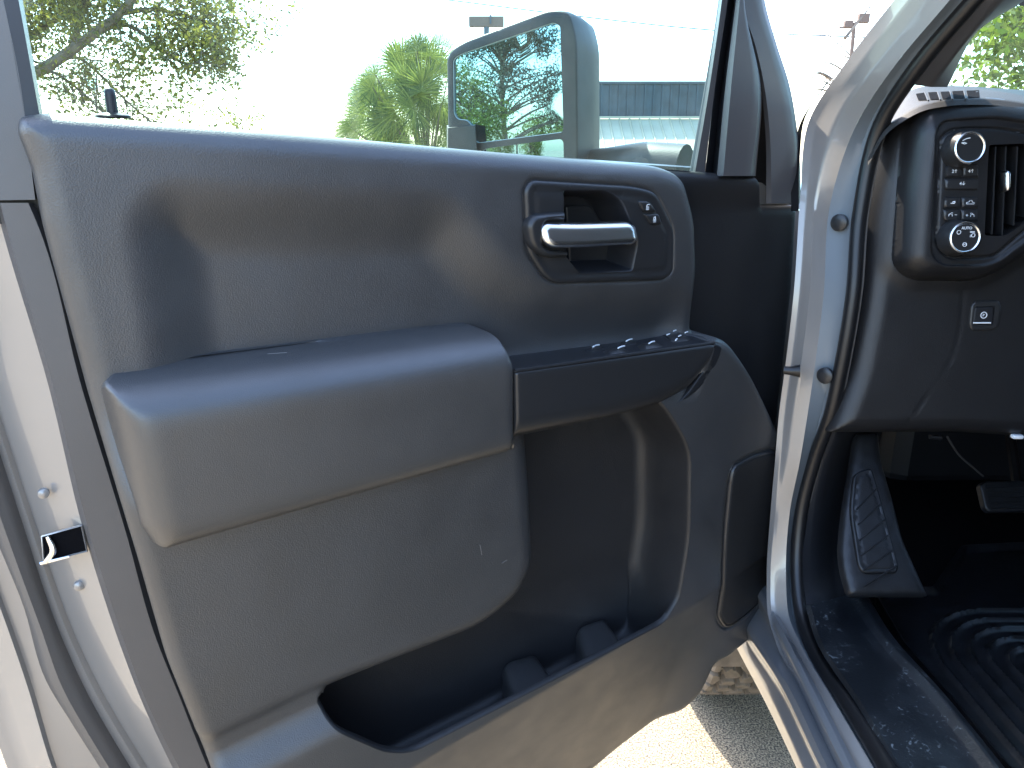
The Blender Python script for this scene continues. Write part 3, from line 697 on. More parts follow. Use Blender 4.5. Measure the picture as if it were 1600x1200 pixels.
# side and back of the head
def head_line(s, h, dz=0): return [FM_.W(*(np.array(p)*1.0), h) for p in P_head]
c = P_head.mean(0)
V = []; F = []; prof = [(1.0, -.006), (1.015, -.02), (1.0, -.06), (.95, -.105), (.78, -.14), (.4, -.16), (.05, -.165)]
base = resample(P_head, .012); n = len(base)
for s, h in prof:
    for p in base: q = c+(p-c)*s; V.append(FM_.W(q[0], q[1], h))
for i in range(len(prof)-1):
    for k in range(n): F.append((i*n+k, (i+1)*n+k, (i+1)*n+(k+1) % n, i*n+(k+1) % n))
mk('mirror_shell', V, F, M['mirrorshell'], door, ang=50)
hf('mirror_glass', FM_, P_mg, -.005, M['mirror'], door, sp=.03, rings=())
hf('spotter_glass', FM_, P_sg, lambda Q: -.006+.006*(1-((Q[:, 0]-P_sg[:, 0].mean())/.12)**2), M['mirror'], door, sp=.006, rings=(.003,))
M['bez'] = mat('mirror_rim', (.35, .40, .40), .35)
def rim(name, P, F, h, r, m):
    mb = MB(); L = resample(P, .008); L = np.vstack([L, L[:1]])
    mb.tube([F.W(a, b, h) for a, b in L], r, seg=6); return mb.build(name, m, door)
rim('mirror_rim', P_mg, FM_, -.003, .0011, M['bez']); rim('spotter_rim', P_sg, FM_, -.003, .001, M['bez'])
# actuator block at the lower inner corner, arm and foot
V = [FM_.at(a, b, h) for a, b, h in ((700, 200, .012), (742, 196, .012), (748, 275, .012), (700, 275, .012), (698, 196, -.03), (744, 192, -.03), (750, 275, -.03), (698, 275, -.03))]
mk('mirror_hinge_block', V, [(0, 1, 2, 3)[::-1], (4, 5, 6, 7), (0, 4, 5, 1)[::-1], (1, 5, 6, 2)[::-1], (2, 6, 7, 3)[::-1], (3, 7, 4, 0)[::-1]], M['mirrorshell'], door, smooth=False)
mb = MB()
mb.tube([PY(900, 262, 1.42), PY(960, 258, 1.36), PY(1010, 258, 1.3), PY(1070, 262, 1.26)], [.028, .030, .036, .036], seg=16, n=16); mb.build('mirror_arm', M['mirrorshell'], door)
V = []; F = []
cx = PY(1023, 268, 1.29)
ex = []
for i in range(9):
    th = i/8*math.pi/2
    for k in range(24):
        a = 2*math.pi*k/24; V.append(cx+Vector((.050*math.cos(a)*math.cos(th), .04*math.sin(a)*math.cos(th), .052*math.sin(th)-.01)))
for i in range(8):
    for k in range(24): F.append((i*24+k, i*24+(k+1) % 24, (i+1)*24+(k+1) % 24, (i+1)*24+k))
mk('mirror_foot', V, F, M['mirrorshell'], door, ang=60)

# ------------------------------------------------------------------ the truck: door opening, pillar, rocker
def LX(pts): return [PX(a, b, x) for a, b, x in pts]
J0 = LX([(1500, -130, .52), (1397, 0, .49), (1320, 100, .468), (1262, 195, .45), (1251, 300, .442), (1240, 460, .436), (1226, 580, .432), (1218, 640, .430), (1211, 720, .428), (1204, 800, .426), (1198, 900, .424), (1200, 960, .422), (1211, 1000, .420), (1270, 1100, .417), (1322, 1198, .414), (1362, 1270, .41)])
J1 = LX([(1525, -130, .53), (1422, 0, .50), (1343, 100, .476), (1276, 195, .458), (1262, 300, .450), (1250, 460, .444), (1236, 580, .440), (1227, 640, .438), (1219, 720, .436), (1211, 800, .434), (1204, 900, .432), (1206, 960, .430), (1219, 1003, .428), (1279, 1100, .424), (1331, 1198, .420), (1372, 1270, .416)])
J1b = LX([(1550, -130, .54), (1447, 0, .512), (1368, 100, .488), (1303, 195, .468), (1276, 300, .458), (1265, 460, .452), (1250, 580, .447), (1240, 640, .445), (1228, 720, .442), (1217, 800, .440), (1211, 900, .438), (1213, 960, .436), (1228, 1003, .434), (1288, 1100, .430), (1343, 1198, .426), (1382, 1270, .422)])
J2 = LX([(1590, -130, .565), (1484, 0, .53), (1400, 100, .505), (1338, 195, .490), (1297, 320, .480), (1287, 460, .474), (1272, 580, .468), (1263, 640, .465), (1250, 720, .460), (1234, 800, .456), (1228, 900, .452), (1232, 960, .450), (1250, 1004, .447), (1306, 1100, .443), (1364, 1198, .440), (1405, 1270, .436)])
cab = loft('cab_body', [J0, J1, J1b, J2], M['paint'], truck, n=130, sub=5, ang=60)
J3 = LX([(1612, -130, .585), (1505, 0, .552), (1420, 100, .525), (1358, 195, .510), (1325, 330, .500), (1319, 460, .496), (1297, 580, .490), (1284, 640, .487), (1263, 720, .480), (1243, 800, .472), (1234, 900, .466), (1238, 960, .462), (1256, 1004, .458), (1311, 1100, .452), (1369, 1198, .447), (1410, 1270, .443)])
SC = LX([(1640, -130, .60), (1521, 0, .562), (1437, 100, .535), (1376, 195, .520), (1344, 330, .508), (1333, 460, .503), (1313, 580, .497), (1300, 640, .494), (1272, 720, .487), (1252, 800, .479), (1246, 900, .472), (1252, 960, .468), (1268, 1008, .463), (1327, 1100, .456), (1387, 1198, .451), (1428, 1270, .446)])
J2t = [Vector(p)+Vector((-.002, -.003, 0)) for p in J2]; J3t = [Vector(p)+Vector((-.002, -.003, 0)) for p in J3]
M['jamb'] = mat('jamb_cover', (.13, .15, .165), .4, var=.05)
loft('jamb_cover', [J2, J3, [Vector(p) for p in catmull(SC, 16)]], M['jamb'], cab, n=110, sub=2, ang=60)
mb = MB(); mb.tube(SC, [.010, .011, .0105, .0105, .0105, .011, .0125, .013], seg=12, n=130); mb.build('door_seal', M['black'], cab)
SC2 = [Vector(p)+Vector((.011, .001, .004)) for p in SC]
mb = MB(); mb.tube(SC2, .0032, seg=8, n=110); mb.build('seal_lip', M['rub'], cab)
for (a, b, X, r) in ((1311, 348, .488, .0125), (1289, 587, .478, .0125)):
    p = PX(a, b, X); nrm = Vector((-.75, -.66, 0)); F_ = Frame(p, nrm.cross(Vector((0, 0, 1))), (0, 0, 1), nrm)
    mb = MB(); mb.add(*lathe(F_, 0, 0, [(r, -.004), (r, .002), (r*.85, .0035), (r*.2, .004)], 24)); mb.build('jamb_plug', M['satin'], cab)
# outer pillar strip and windscreen gasket seen above the hinge
loft('windscreen_gasket', [LX([(1300, 120, .47), (1256, 190, .452), (1250, 240, .45), (1248, 330, .44)]), LX([(1290, 130, .462), (1249, 196, .445), (1238, 250, .445), (1236, 330, .435)])], M['black'], cab, n=20)
# rocker panel ridges
def rocker(lines, name, m): return loft(name, lines, m, cab, n=60, sub=4, ang=70)
RA = LX([(1110, 925, .45), (1155, 1020, .42), (1200, 1106, .405), (1243, 1197, .395), (1275, 1270, .39)])
RA2 = LX([(1120, 925, .445), (1165, 1020, .415), (1212, 1103, .400), (1254, 1197, .392), (1286, 1270, .386)])
RB0 = LX([(1128, 925, .452), (1172, 1008, .424), (1219, 1078, .410), (1264, 1170, .402), (1310, 1270, .398)])
RB = LX([(1134, 915, .44), (1176, 1000, .412), (1228, 1086, .398), (1280, 1197, .392), (1318, 1270, .388)])
RB2 = LX([(1140, 912, .442), (1182, 995, .416), (1238, 1084, .402), (1292, 1197, .396), (1330, 1270, .392)])
RC0 = LX([(1158, 905, .46), (1196, 970, .436), (1255, 1086, .420), (1305, 1192, .412), (1345, 1270, .408)])
RC = LX([(1165, 900, .44), (1203, 965, .425), (1266, 1090, .410), (1318, 1197, .404), (1358, 1270, .40)])
RC2 = LX([(1172, 895, .445), (1211, 962, .430), (1275, 1088, .416), (1328, 1197, .410), (1368, 1270, .406)])
RD = LX([(1185, 890, .455), (1219, 965, .440), (1283, 1088, .424), (1338, 1197, .418), (1378, 1270, .414)])
rocker([RA, RA2, RB0, RB, RB2, RC0, RC, RC2, RD], 'rocker_panel', M['paintsh'])
RAb = [Vector(p)+Vector((.03, 0, -.02)) for p in RA]; RAc = [Vector(p)+Vector((.3, 0, -.03)) for p in RA]
rocker([RA, RAb, RAc], 'rocker_underside', M['dark'])
# check strap bolt
p = PX(1243, 580, .432); mb = MB(); mb.tube([p+Vector((-.016, .006, 0)), p+Vector((-.006, .002, 0)), p+Vector((.006, -.002, .001))], [.006, .007, .010], seg=10, n=8); mb.build('hinge_bolt', M['black'], cab)

# interior pillar trim and headlining
def LY(pts): return [PY(a, b, y) for a, b, y in pts]
loft('pillar_trim', [LX([(1560, -60, .58), (1528, 0, .568), (1445, 100, .541), (1424, 132, .536)]), LX([(1600, -60, .60), (1558, 0, .590), (1490, 90, .575), (1454, 136, .57)]), LX([(1700, -60, .68), (1590, 8, .655), (1535, 42, .635), (1480, 136, .63)])], M['frame'], cab, n=40, sub=5, ang=70)
loft('header_trim', [LX([(1620, -160, .66), (1800, -200, .84), (2000, -200, 1.0), (2400, -200, 1.3)]), LX([(1570, 3, .645), (1640, 18, .70), (1800, 22, .84), (2400, 22, 1.35)])], M['frame'], cab, n=20, sub=2, thick=(0, .03, .01))

# ------------------------------------------------------------------ dashboard
P_dash = poly(FI, [(1412, 178, -.02, 18), (1438, 163, -.03, 14), (1480, 155, -.03), (1540, 153, -.03), (1620, 163, -.03), (1760, 206, -.03), (1780, 680, 0), (1600, 686, 0), (1500, 680, 0), (1400, 681, 0), (1288, 674, -.03, 6), (1300, 640, -.03), (1322, 580, -.03, 20), (1345, 460, -.03, 60), (1355, 320, -.03, 60), (1373, 225, -.03, 40), (1390, 195, -.03, 20)], r=10)
P_pod = poly(FI, [(1421, 200, .02, 16), (1436, 170, .01, 18), (1476, 157, .0, 30), (1540, 153, .0, 40), (1610, 163, .0, 40), (1760, 215, .0, 30), (1760, 330, .03, 30), (1600, 407, .035, 40), (1570, 428, .035, 20), (1536, 440, .035, 16), (1436, 438, .035, 18), (1409, 414, .035, 16), (1416, 280, .03, 60)], r=12)
P_inn = poly(FI, [(1462, 202, None, 14), (1476, 186, None, 14), (1560, 181, None, 40), (1610, 190, None), (1730, 235, None), (1730, 300, None), (1600, 377, None, 30), (1560, 409, None, 20), (1534, 417, None, 12), (1470, 416, None, 14), (1453, 398, None, 14)], .045, r=12)
P_pan = poly(FI, [(1472, 214, None, 12), (1486, 203, None, 12), (1512, 200, None, 12), (1560, 200, None, 30), (1600, 207, None), (1720, 250, None), (1720, 290, None), (1600, 362, None, 30), (1560, 397, None, 20), (1545, 402, None, 12), (1482, 403, None, 14), (1464, 383, None, 12)], .043, r=12)
P_ven = poly(FI, [(1546, 226, None, 5), (1600, 224, None, 5), (1690, 240, None, 5), (1660, 290, None), (1592, 356, None, 12), (1570, 369, None, 8), (1539, 368, None, 4)], .042)
pod_top = poly(FI, [(1410, 172, .01), (1436, 165, .01), (1476, 157, .0), (1540, 153, .0), (1610, 163, .0), (1760, 215, .0)], closed=False)
seam1 = poly(FI, [(1505, 449, 0), (1503, 500, 0), (1490, 560, 0), (1450, 620, 0), (1400, 681, 0)], r=60, closed=False)
v_kb = FI.P(1450, 640, 0)[1]
def H_dash(Q):
    d = segdist(Q, P_dash); u, v = Q[:, 0], Q[:, 1]
    h = -.03+.03*qc(d, .03)
    dp = sdf(Q, P_pod)
    rt = np.where(True, 1, 1)
    a = qc(segdist(Q, pod_top, False), .05); b = qc(dp, .028)
    pod = .0+.047*np.minimum(a, b)
    h = np.where(dp > 0, np.maximum(h, pod), h)
    # soft shoulder around the pod
    h = h+np.where(dp <= 0, .006*np.exp(-(dp/.012)**2), 0)
    di = sdf(Q, P_inn); h = np.where(dp > 0, h-.006*ss(di/.003), h)
    dq = sdf(Q, P_pan); h = np.where(dq > -.004, h-.004*np.exp(-(dq/.0016)**2), h)
    h = h-.0016*np.exp(-(segdist(Q, seam1, False)/.0012)**2)
    return h
dash = hf('dashboard', FI, P_dash, H_dash, M['dash'], truck, sp=.0045, holes=[P_ven], back=-.12, rings=(.001, .003, .006, .010, .016, .024), extra=[resample(P_pod, .003), resample(P_inn, .0025), resample(P_pan, .0025)])
# extra dash body across the cab
V, F = rbox(1.0, .42, .34, .04, 3, Matrix.Translation((1.62, 1.38, 1.30))); mk('dash_top', V, F, M['dash'], dash)
def dsurf(px, py): return onsurf(FI, H_dash, px, py)
hf('control_panel', FI, shrink(P_pan, .002), lambda Q: H_dash(Q)+.0008, M['satin'], dash, sp=.006, holes=[P_ven], rings=(.001, .003)) if False else None
# dash top pad with the side demister outlet
capn = [(1356, 250, 1.13), (1388, 198, 1.13), (1412, 180, 1.13), (1438, 166, 1.13), (1480, 157, 1.13), (1540, 155, 1.13), (1620, 165, 1.13), (1800, 222, 1.13)]
capf = [(1374, 205, 1.24), (1390, 170, 1.27), (1408, 149, 1.28), (1434, 137, 1.29), (1482, 134, 1.30), (1560, 138, 1.30), (1640, 144, 1.30), (1820, 165, 1.30)]
mid = [tuple((a+b)/2 for a, b in zip(p, q)) for p, q in zip(capn, capf)]
mid = [(a, b-2.5, c) for a, b, c in mid]
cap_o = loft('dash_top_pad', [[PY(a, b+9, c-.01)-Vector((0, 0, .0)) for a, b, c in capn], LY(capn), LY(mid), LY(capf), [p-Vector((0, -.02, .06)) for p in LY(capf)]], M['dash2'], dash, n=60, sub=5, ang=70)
from mathutils.bvhtree import BVHTree
_b = BVHTree.FromPolygons([v.co+WL[cap_o.name] for v in cap_o.data.vertices], [tuple(p.vertices) for p in cap_o.data.polygons])
def cappt(px, py, up=.0012):
    d = ray(px, py).normalized(); h = _b.ray_cast(CAMV, d)
    return (h[0] if h[0] is not None else PY(px, py, 1.2))-d*(up+.006)
for x0, x1, k in ((1433, 1448, 0), (1452, 1467, 1), (1471, 1486, 2), (1489, 1507, 3), (1511, 1531, 4)):
    t0, t1 = 145-k*.9, 156-k*.9
    q = [(x0-2+k*.3, t0+(1.5 if k == 0 else 0)), (x1-4+k*.7, t0-.6), (x1, t1), (x0+2, t1+.4)]
    mk('demister_dark_patch', [cappt(a, b) for a, b in q], [(0, 1, 2, 3)[::-1]], M['void'], dash, smooth=False)  # flat black patch painting the shade of a slot, no real hole
    if k < 4:
        mb = MB(); mb.tube([cappt(x1-3+k*.7, t0-1, .002), cappt(x1+2.5, t1+1, .002)], .0011, seg=6); mb.build('demister_fin', M['dash2'], dash)
# side air vent
def vent():
    V = [FI.W(p[0], p[1], .036) for p in P_ven]
    n = len(P_ven)
    vb = [FI.W(p[0], p[1], -.05) for p in P_ven]
    mk('air_vent', V+vb, [(i, (i+1) % n, n+(i+1) % n, n+i)[::-1] for i in range(n)]+[tuple(range(n, 2*n))[::-1]], M['void'], dash, smooth=False)
    for (a0, b0, a1, b1) in ((1555, 229, 1549, 366), (1571, 229, 1565, 368), (1589, 229, 1583, 352), (1606, 229, 1603, 340), (1624, 230, 1622, 320)):
        p0 = FI.at(a0, b0, .037); p1 = FI.at(a1, b1, .037); dd = (p1-p0)
        V = []
        for p in (p0, p1): V += [p, p+Vector((.0018, 0, 0)), p+Vector((.006, .03, 0)), p+Vector((.004, .03, 0))]
        mk('vent_slat', V, [(0, 1, 5, 4), (1, 2, 6, 5), (2, 3, 7, 6), (3, 0, 4, 7), (0, 3, 2, 1), (4, 5, 6, 7)], M['satin'], dash, smooth=False)
    P = poly(FI, [(1571, 268, None, 5), (1576, 264, None, 5), (1582, 268, None, 5), (1583, 285, None, 8), (1581, 297, None, 5), (1574, 301, None, 4), (1571, 292, None, 8)], .046)
    hf('vent_tab', FI, P, lambda Q: .038+.009*qc(segdist(Q, P), .005), M['chrome'], dash, sp=.002, back=.03, rings=(.0008, .002))
vent()
# knobs
def knob(px, py, kr, marks):
    u, v, h = dsurf(px, py)
    k = MB(); k.add(*lathe(FI, u, v, [(kr+.002, h+.001), (kr+.0015, h+.004), (kr+.001, h+.005), (kr, h+.010), (kr-.002, h+.024), (kr-.0035, h+.0265)], 56))
    kb = k.build('knob', M['satin'], dash)
    r = MB(); r.add(*lathe(FI, u, v, [(kr-.0018, h+.0250), (kr-.0022, h+.0272), (kr-.0038, h+.0278), (kr-.0050, h+.0272), (kr-.0055, h+.0262)], 56, cap=False)); r.build('knob_ring', M['chrome'], dash)
    return u, v, h+.0268
u, v, h = knob(1498, 235, .0232, 0)
line_print('lamp_mark', FI, [[(u-.011, v+.009), (u-.006, v+.0115), (u-.001, v+.0125)], [(u-.012, v+.006), (u-.008, v+.0065), (u-.005, v+.0055), (u-.008, v+.0045), (u-.012, v+.006)]], h, .0006, M['print'], dash)
u, v, h = knob(1491, 372, .0235, 0)
text('knob_lettering', 'AUTO', FI, u+.001, v+.0125, h, .0052, M['print'], dash)
def circ(cx, cy, r, n=12): return [(cx+r*math.cos(2*math.pi*i/n), cy+r*math.sin(2*math.pi*i/n)) for i in range(n+1)]
line_print('knob_symbol', FI, [circ(u-.0095, v+.007, .0026), circ(u, v-.0095, .0026), [(u-.0015, v-.0095), (u+.002, v-.0085)], circ(u+.0105, v+.003, .0024), [(u+.006, v+.001), (u+.008, v+.001)], [(u+.006, v+.003), (u+.008, v+.003)], [(u+.006, v+.008), (u+.012, v+.008)], [(u+.006, v+.0068), (u+.012, v+.0068)]], h, .00045, M['print'], dash)
# push buttons
def btn(x0, y0, x1, y1, cr):
    pl = [(x0, y0, .043, cr[0]), (x1, y0, .043, cr[1]), (x1, y1, .043, cr[2]), (x0, y1, .043, cr[3])]
    P = poly(FI, pl, .043, n=4); c = P.mean(0)
    H = lambda Q: .0395+.0055*qc(segdist(Q, P), .0022)
    hf('push_button', FI, P, H, M['satin'], dash, sp=.004, back=.035, rings=(.0006, .0014))
    return c[0], c[1], .0453
bt = {}
for key, a in {'2': (1477, 258, 1502.6, 277, (8, 1, 1, 1)), '4u': (1503.6, 258, 1529, 277, (1, 4, 1, 1)), '4d': (1475.5, 279, 1529, 297, (1, 1, 4, 5)), 'a': (1474, 308, 1500.6, 325, (4, 1, 1, 1)), 'b': (1501.6, 308, 1528, 325, (1, 4, 1, 1)), 'c': (1473, 327, 1500, 346, (1, 1, 1, 8)), 'd': (1501, 327, 1528, 346, (1, 1, 1, 1))}.items(): bt[key] = btn(*a)
text('button_lettering', '2↑', FI, bt['2'][0], bt['2'][1], bt['2'][2], .0062, M['print'], dash)
text('button_lettering', '4↑', FI, *bt['4u'], .0062, M['print'], dash)
text('button_lettering', '4↓', FI, *bt['4d'], .0062, M['print'], dash)
u, v, h = bt['a']; line_print('button_symbol', FI, [[(u-.003, v-.001), (u+.002, v-.001), (u+.003, v+.001)], [(u-.001, v+.0005), (u+.0025, v+.0018)]], h, .0007, M['print'], dash)
u, v, h = bt['b']; line_print('button_symbol', FI, [[(u-.005, v-.0018), (u-.005, v+.0002), (u-.002, v+.0008), (u-.0005, v+.003), (u+.002, v+.003), (u+.003, v+.0005), (u+.0055, v), (u+.0055, v-.0018), (u-.005, v-.0018)]], h, .0004, M['print'], dash)
for kk, sg in (('c', 1), ('d', -1)):
    u, v, h = bt[kk]
    line_print('button_symbol', FI, [[(u-.0055*sg, v-.002), (u-.005*sg, v+.001), (u-.001*sg, v+.001), (u-.0005*sg, v-.002)], [(u-.004*sg, v+.001), (u-.002*sg, v+.003), (u, v+.0025)], [(u+.003*sg, v), (u+.006*sg, v)]]+([[(u+.0045*sg, v-.0015), (u+.0045*sg, v+.0015)]] if sg < 0 else []), h, .0004, M['print'], dash)
# parking brake switch
P = poly(FI, [(1516, 478, None, 8), (1522, 470, None, 6), (1560, 469, None, 8), (1564, 480, None, 6), (1558, 512, None, 10), (1548, 516, None, 6), (1518, 517, None, 5), (1513, 508, None, 6)], .0)
P2 = poly(FI, [(1522, 479, None, 4), (1553, 478, None, 4), (1550, 508, None, 4), (1518, 508, None, 3)], .0)
hf('switch_surround', FI, P, lambda Q: .0006+.0025*qc(segdist(Q, P), .003), M['satin'], dash, sp=.003, holes=[P2], back=-.01, rings=(.0008, .002))
hf('brake_switch_button', FI, P2, lambda Q: .0001+.0018*qc(segdist(Q, P2), .0025), M['dark'], dash, sp=.003, back=-.01, rings=(.0008, .002))
c = P2.mean(0); line_print('brake_symbol', FI, [circ(c[0], c[1]+.001, .0042, 16), circ(c[0], c[1]+.001, .0046, 16), [(c[0]-.0012, c[1]-.001), (c[0]-.0012, c[1]+.003), (c[0]+.0014, c[1]+.0022), (c[0]-.0010, c[1]+.0008)]], .0024, .0005, M['print'], dash)
a = FI.at(1520, 504.5, .0025); b = FI.at(1548, 504.5, .0025); mb = MB(); mb.tube([a, b], .0012, seg=6); mb.build('switch_light_bar', M['print'], dash)

# ------------------------------------------------------------------ footwell
kick = loft('kick_panel', [LX([(1298, 668, .497), (1272, 730, .490), (1258, 800, .484), (1254, 880, .478), (1258, 950, .474), (1270, 990, .472)]), LX([(1312, 668, .510), (1284, 740, .503), (1272, 810, .50), (1268, 880, .495), (1272, 945, .49), (1284, 985, .487)]),
    LX([(1350, 670, .60), (1322, 750, .575), (1310, 820, .565), (1308, 880, .56), (1320, 940, .555), (1350, 985, .55)]), LX([(1380, 670, .66), (1352, 750, .63), (1345, 820, .62), (1345, 900, .60), (1362, 950, .585), (1380, 985, .58)])], M['dark'], cab, n=40, sub=4, ang=80)
T50 = R(48)
o_ = PY(1380, 905, 1.02)
FP = Frame(o_, (1, 0, 0), (0, math.cos(T50), math.sin(T50)), (0, -math.sin(T50), math.cos(T50)))
P_ramp = poly(FP, [(1340, 672), (1376, 672), (1381, 720), (1397, 773), (1414, 840), (1451, 923), (1455, 930), (1330, 930, None, 10), (1314, 872, None, 30), (1320, 800, None, 30), (1330, 740)], 0., r=10)
P_padl = poly(FP, [(1334, 740, None, 10), (1362, 730, None, 8), (1374, 770), (1404, 882, None, 4), (1402, 895, None, 5), (1350, 896, None, 8), (1341, 884, None, 10), (1328, 800, None, 20)], .003)
M['ramp'] = mat('foot_rest_rubber', (.008, .009, .011), .45, bump=.3, bscale=500, var=.3, vscale=60)
hf('foot_rest_ramp', FP, P_ramp, lambda Q: -.002-.010*(1-qc(segdist(Q, P_ramp), .012)), M['ramp'], cab, sp=.01, back=-.02, rings=(.002, .005))
hf('foot_rest_pad', FP, P_padl, lambda Q: .001+.003*qc(segdist(Q, P_padl), .003)-.0016*np.exp(-((segdist(Q, P_padl)-.006)/.0012)**2), M['ramp'], cab, sp=.005, back=-.003, rings=(.001, .003, .006))
for i in range(6):
    y0 = 770+i*24; xl = 1335+i*2.6; xr = 1372+i*6.2
    a = FP.at(xl+3, y0+26, .0042); b = FP.at(xr-2, y0-6, .0042); mb = MB(); mb.tube([a, b], .0014, seg=6); mb.build('foot_rest_rib', M['ramp'], cab)
# sill scuff plate with scrapes
def scuff_mat():
    m = mat('scuffed_sill_plastic', (.007, .0085, .011), .36, bump=.3, bscale=300)
    nt = m.node_tree; b = nt.nodes['Principled BSDF']; geo = nt.nodes.new('ShaderNodeNewGeometry')
    n1 = nt.nodes.new('ShaderNodeTexNoise'); n1.inputs['Scale'].default_value = 110; n1.inputs['Detail'].default_value = 8; n1.inputs['Distortion'].default_value = 1.2
    n2 = nt.nodes.new('ShaderNodeTexNoise'); n2.inputs['Scale'].default_value = 11; n2.inputs['Detail'].default_value = 3
    for n in (n1, n2): nt.links.new(geo.outputs['Position'], n.inputs['Vector'])
    r1 = nt.nodes.new('ShaderNodeValToRGB'); r1.color_ramp.elements[0].position = .60; r1.color_ramp.elements[1].position = .74
    r2 = nt.nodes.new('ShaderNodeValToRGB'); r2.color_ramp.elements[0].position = .46; r2.color_ramp.elements[1].position = .66
    nt.links.new(n1.outputs[0], r1.inputs[0]); nt.links.new(n2.outputs[0], r2.inputs[0])
    mm = nt.nodes.new('ShaderNodeMath'); mm.operation = 'MULTIPLY'; nt.links.new(r1.outputs[0], mm.inputs[0]); nt.links.new(r2.outputs[0], mm.inputs[1])
    ad = nt.nodes.new('ShaderNodeMath'); ad.operation = 'MULTIPLY_ADD'; nt.links.new(r2.outputs[0], ad.inputs[0]); ad.inputs[1].default_value = .05; nt.links.new(mm.outputs[0], ad.inputs[2])
    mx = nt.nodes.new('ShaderNodeMix'); mx.data_type = 'RGBA'; mx.inputs[6].default_value = (.007, .0085, .011, 1); mx.inputs[7].default_value = (.22, .25, .27, 1)
    nt.links.new(ad.outputs[0], mx.inputs[0]); nt.links.new(mx.outputs[2], b.inputs['Base Color']); return m
M['scuff'] = scuff_mat()
def LZ(pts): return [PZ(a, b, z) for a, b, z in pts]
Q0 = LZ([(1258, 945, .80), (1277, 1006, .80), (1338, 1100, .80), (1397, 1196, .80), (1445, 1270, .80)])
Q0b = LZ([(1266, 945, .808), (1285, 1005, .808), (1346, 1098, .808), (1406, 1196, .808), (1455, 1270, .808)])
Q1 = LZ([(1322, 930, .800), (1368, 1000, .800), (1440, 1080, .800), (1515, 1180, .800), (1580, 1270, .800)])
Q2 = LZ([(1340, 925, .808), (1386, 998, .808), (1462, 1078, .808), (1545, 1180, .808), (1610, 1270, .808)])
Q3 = LZ([(1352, 928, .800), (1400, 1000, .800), (1474, 1082, .800), (1556, 1182, .800), (1625, 1270, .800)])
Q4 = LZ([(1358, 935, .76), (1406, 1010, .76), (1480, 1095, .76), (1562, 1195, .76), (1630, 1280, .76)])
loft('scuff_plate', [Q0, Q0b, Q1, Q2, Q3, Q4], M['scuff'], cab, n=50, sub=4, ang=60)
# carpet floor, firewall, tunnel
V, F = rbox(1.7, 2.1, .04, .0, 1, Matrix.Translation((1.40, .75, .715))); mk('cab_floor', V, F, M['void'], cab, smooth=False)
V, F = rbox(1.7, .04, .62, .0, 1, Matrix.Translation((1.40, 1.78, 1.0))); mk('firewall', V, F, M['void'], cab, smooth=False)
V, F = rbox(.35, 1.3, .32, .05, 3, Matrix.Translation((1.42, 1.15, .88))); mk('centre_tunnel', V, F, M['void'], cab)
V, F = rbox(1.6, .62, .03, .0, 1, Matrix.Translation((1.36, 1.44, 1.16))); mk('dash_underside', V, F, M['void'], cab, smooth=False)
# pedals
FB = Frame(PY(1570, 775, 1.33), (1, 0, 0), (0, math.sin(R(35)), math.cos(R(35))), (0, -math.cos(R(35)), math.sin(R(35))))
P_br = poly(FB, [(1530, 758, None, 5), (1538, 752, None, 5), (1640, 750, None, 5), (1640, 798, None, 5), (1545, 801, None, 6), (1538, 794, None, 5)], 0)
bp = hf('brake_pedal', FB, P_br, lambda Q: .0+.003*qc(segdist(Q, P_br), .004), M['ramp'], truck, sp=.008, back=-.012, rings=(.001, .003))
for i in range(5):
    a = FB.at(1542+i*1.5, 761+i*8.2, .004); b = FB.at(1634, 760+i*8.2, .004); mb = MB(); mb.tube([a, b], .0014, seg=6); mb.build('pedal_rib', M['ramp'], bp)
mb = MB(); mb.tube([FB.at(1590, 760, -.02), FB.at(1590, 700, -.06)+Vector((0, .05, .05)), FB.at(1590, 640, -.06)+Vector((0, .12, .1))], .010, seg=8, n=10); mb.build('pedal_arm', M['black'], bp)
mb = MB(); mb.tube([PY(1480, 682, 1.25), PY(1496, 708, 1.27), PY(1520, 730, 1.3), PY(1536, 744, 1.32)], .0018, seg=8, n=20); mb.build('release_cable', M['frame'], dash)
V, F = rbox(.016, .01, .006, .002, 2, Matrix.Translation(PY(1589, 682, 1.10))); mk('under_dash_glint', V, F, M['print'], dash)  # white box standing in for a small reflected glint
mb = MB(); mb.tube([PY(1452, 682, 1.12), PY(1470, 684, 1.12)], .004, seg=8); mb.build('hood_latch_pull', M['black'], dash)

# floor mat (can be lifted out: a thing of its own)
FZ = Frame((0, 0, .748), (1, 0, 0), (0, 1, 0), (0, 0, 1))
P_mat = poly(FZ, [(1364, 934, None, 10), (1390, 924, None, 6), (1456, 926, None, 6), (1500, 860, None, 10), (1700, 850, None, 10), (1800, 1000, None, 20), (1800, 1270, None, 20), (1640, 1275, None, 10), (1562, 1196), (1482, 1096), (1408, 1010)], .0, r=6)
mu0, mv0 = FZ.P(1480, 985, 0); mu1, mv1 = FZ.P(1800, 1300, 0)
rect = np.array([(mu0, mv0), (mu0+.45, mv0), (mu0+.45, mv0-.6), (mu0, mv0-.6)])
def H_mat(Q):
    x = mu0-.02-Q[:, 0]; y = Q[:, 1]-mv0
    q = np.stack([Q[:, 0]-(mu0+.30), Q[:, 1]-(mv0-.30)], 1)
    ax = np.abs(q[:, 0])-.20; ay = np.abs(q[:, 1])-.20
    d = np.hypot(np.maximum(ax, 0), np.maximum(ay, 0))+np.minimum(np.maximum(ax, ay), 0)
    ridge = .006*np.maximum(0, np.cos(d*2*math.pi/.026))**2*(d < .16)
    e = segdist(Q, P_mat)
    return ridge+.012*(1-ss(e/.012))
m_o = hf('floor_mat', FZ, P_mat, H_mat, M['mat'], None, sp=.0045, back=-.008, rings=(.002, .005, .009))
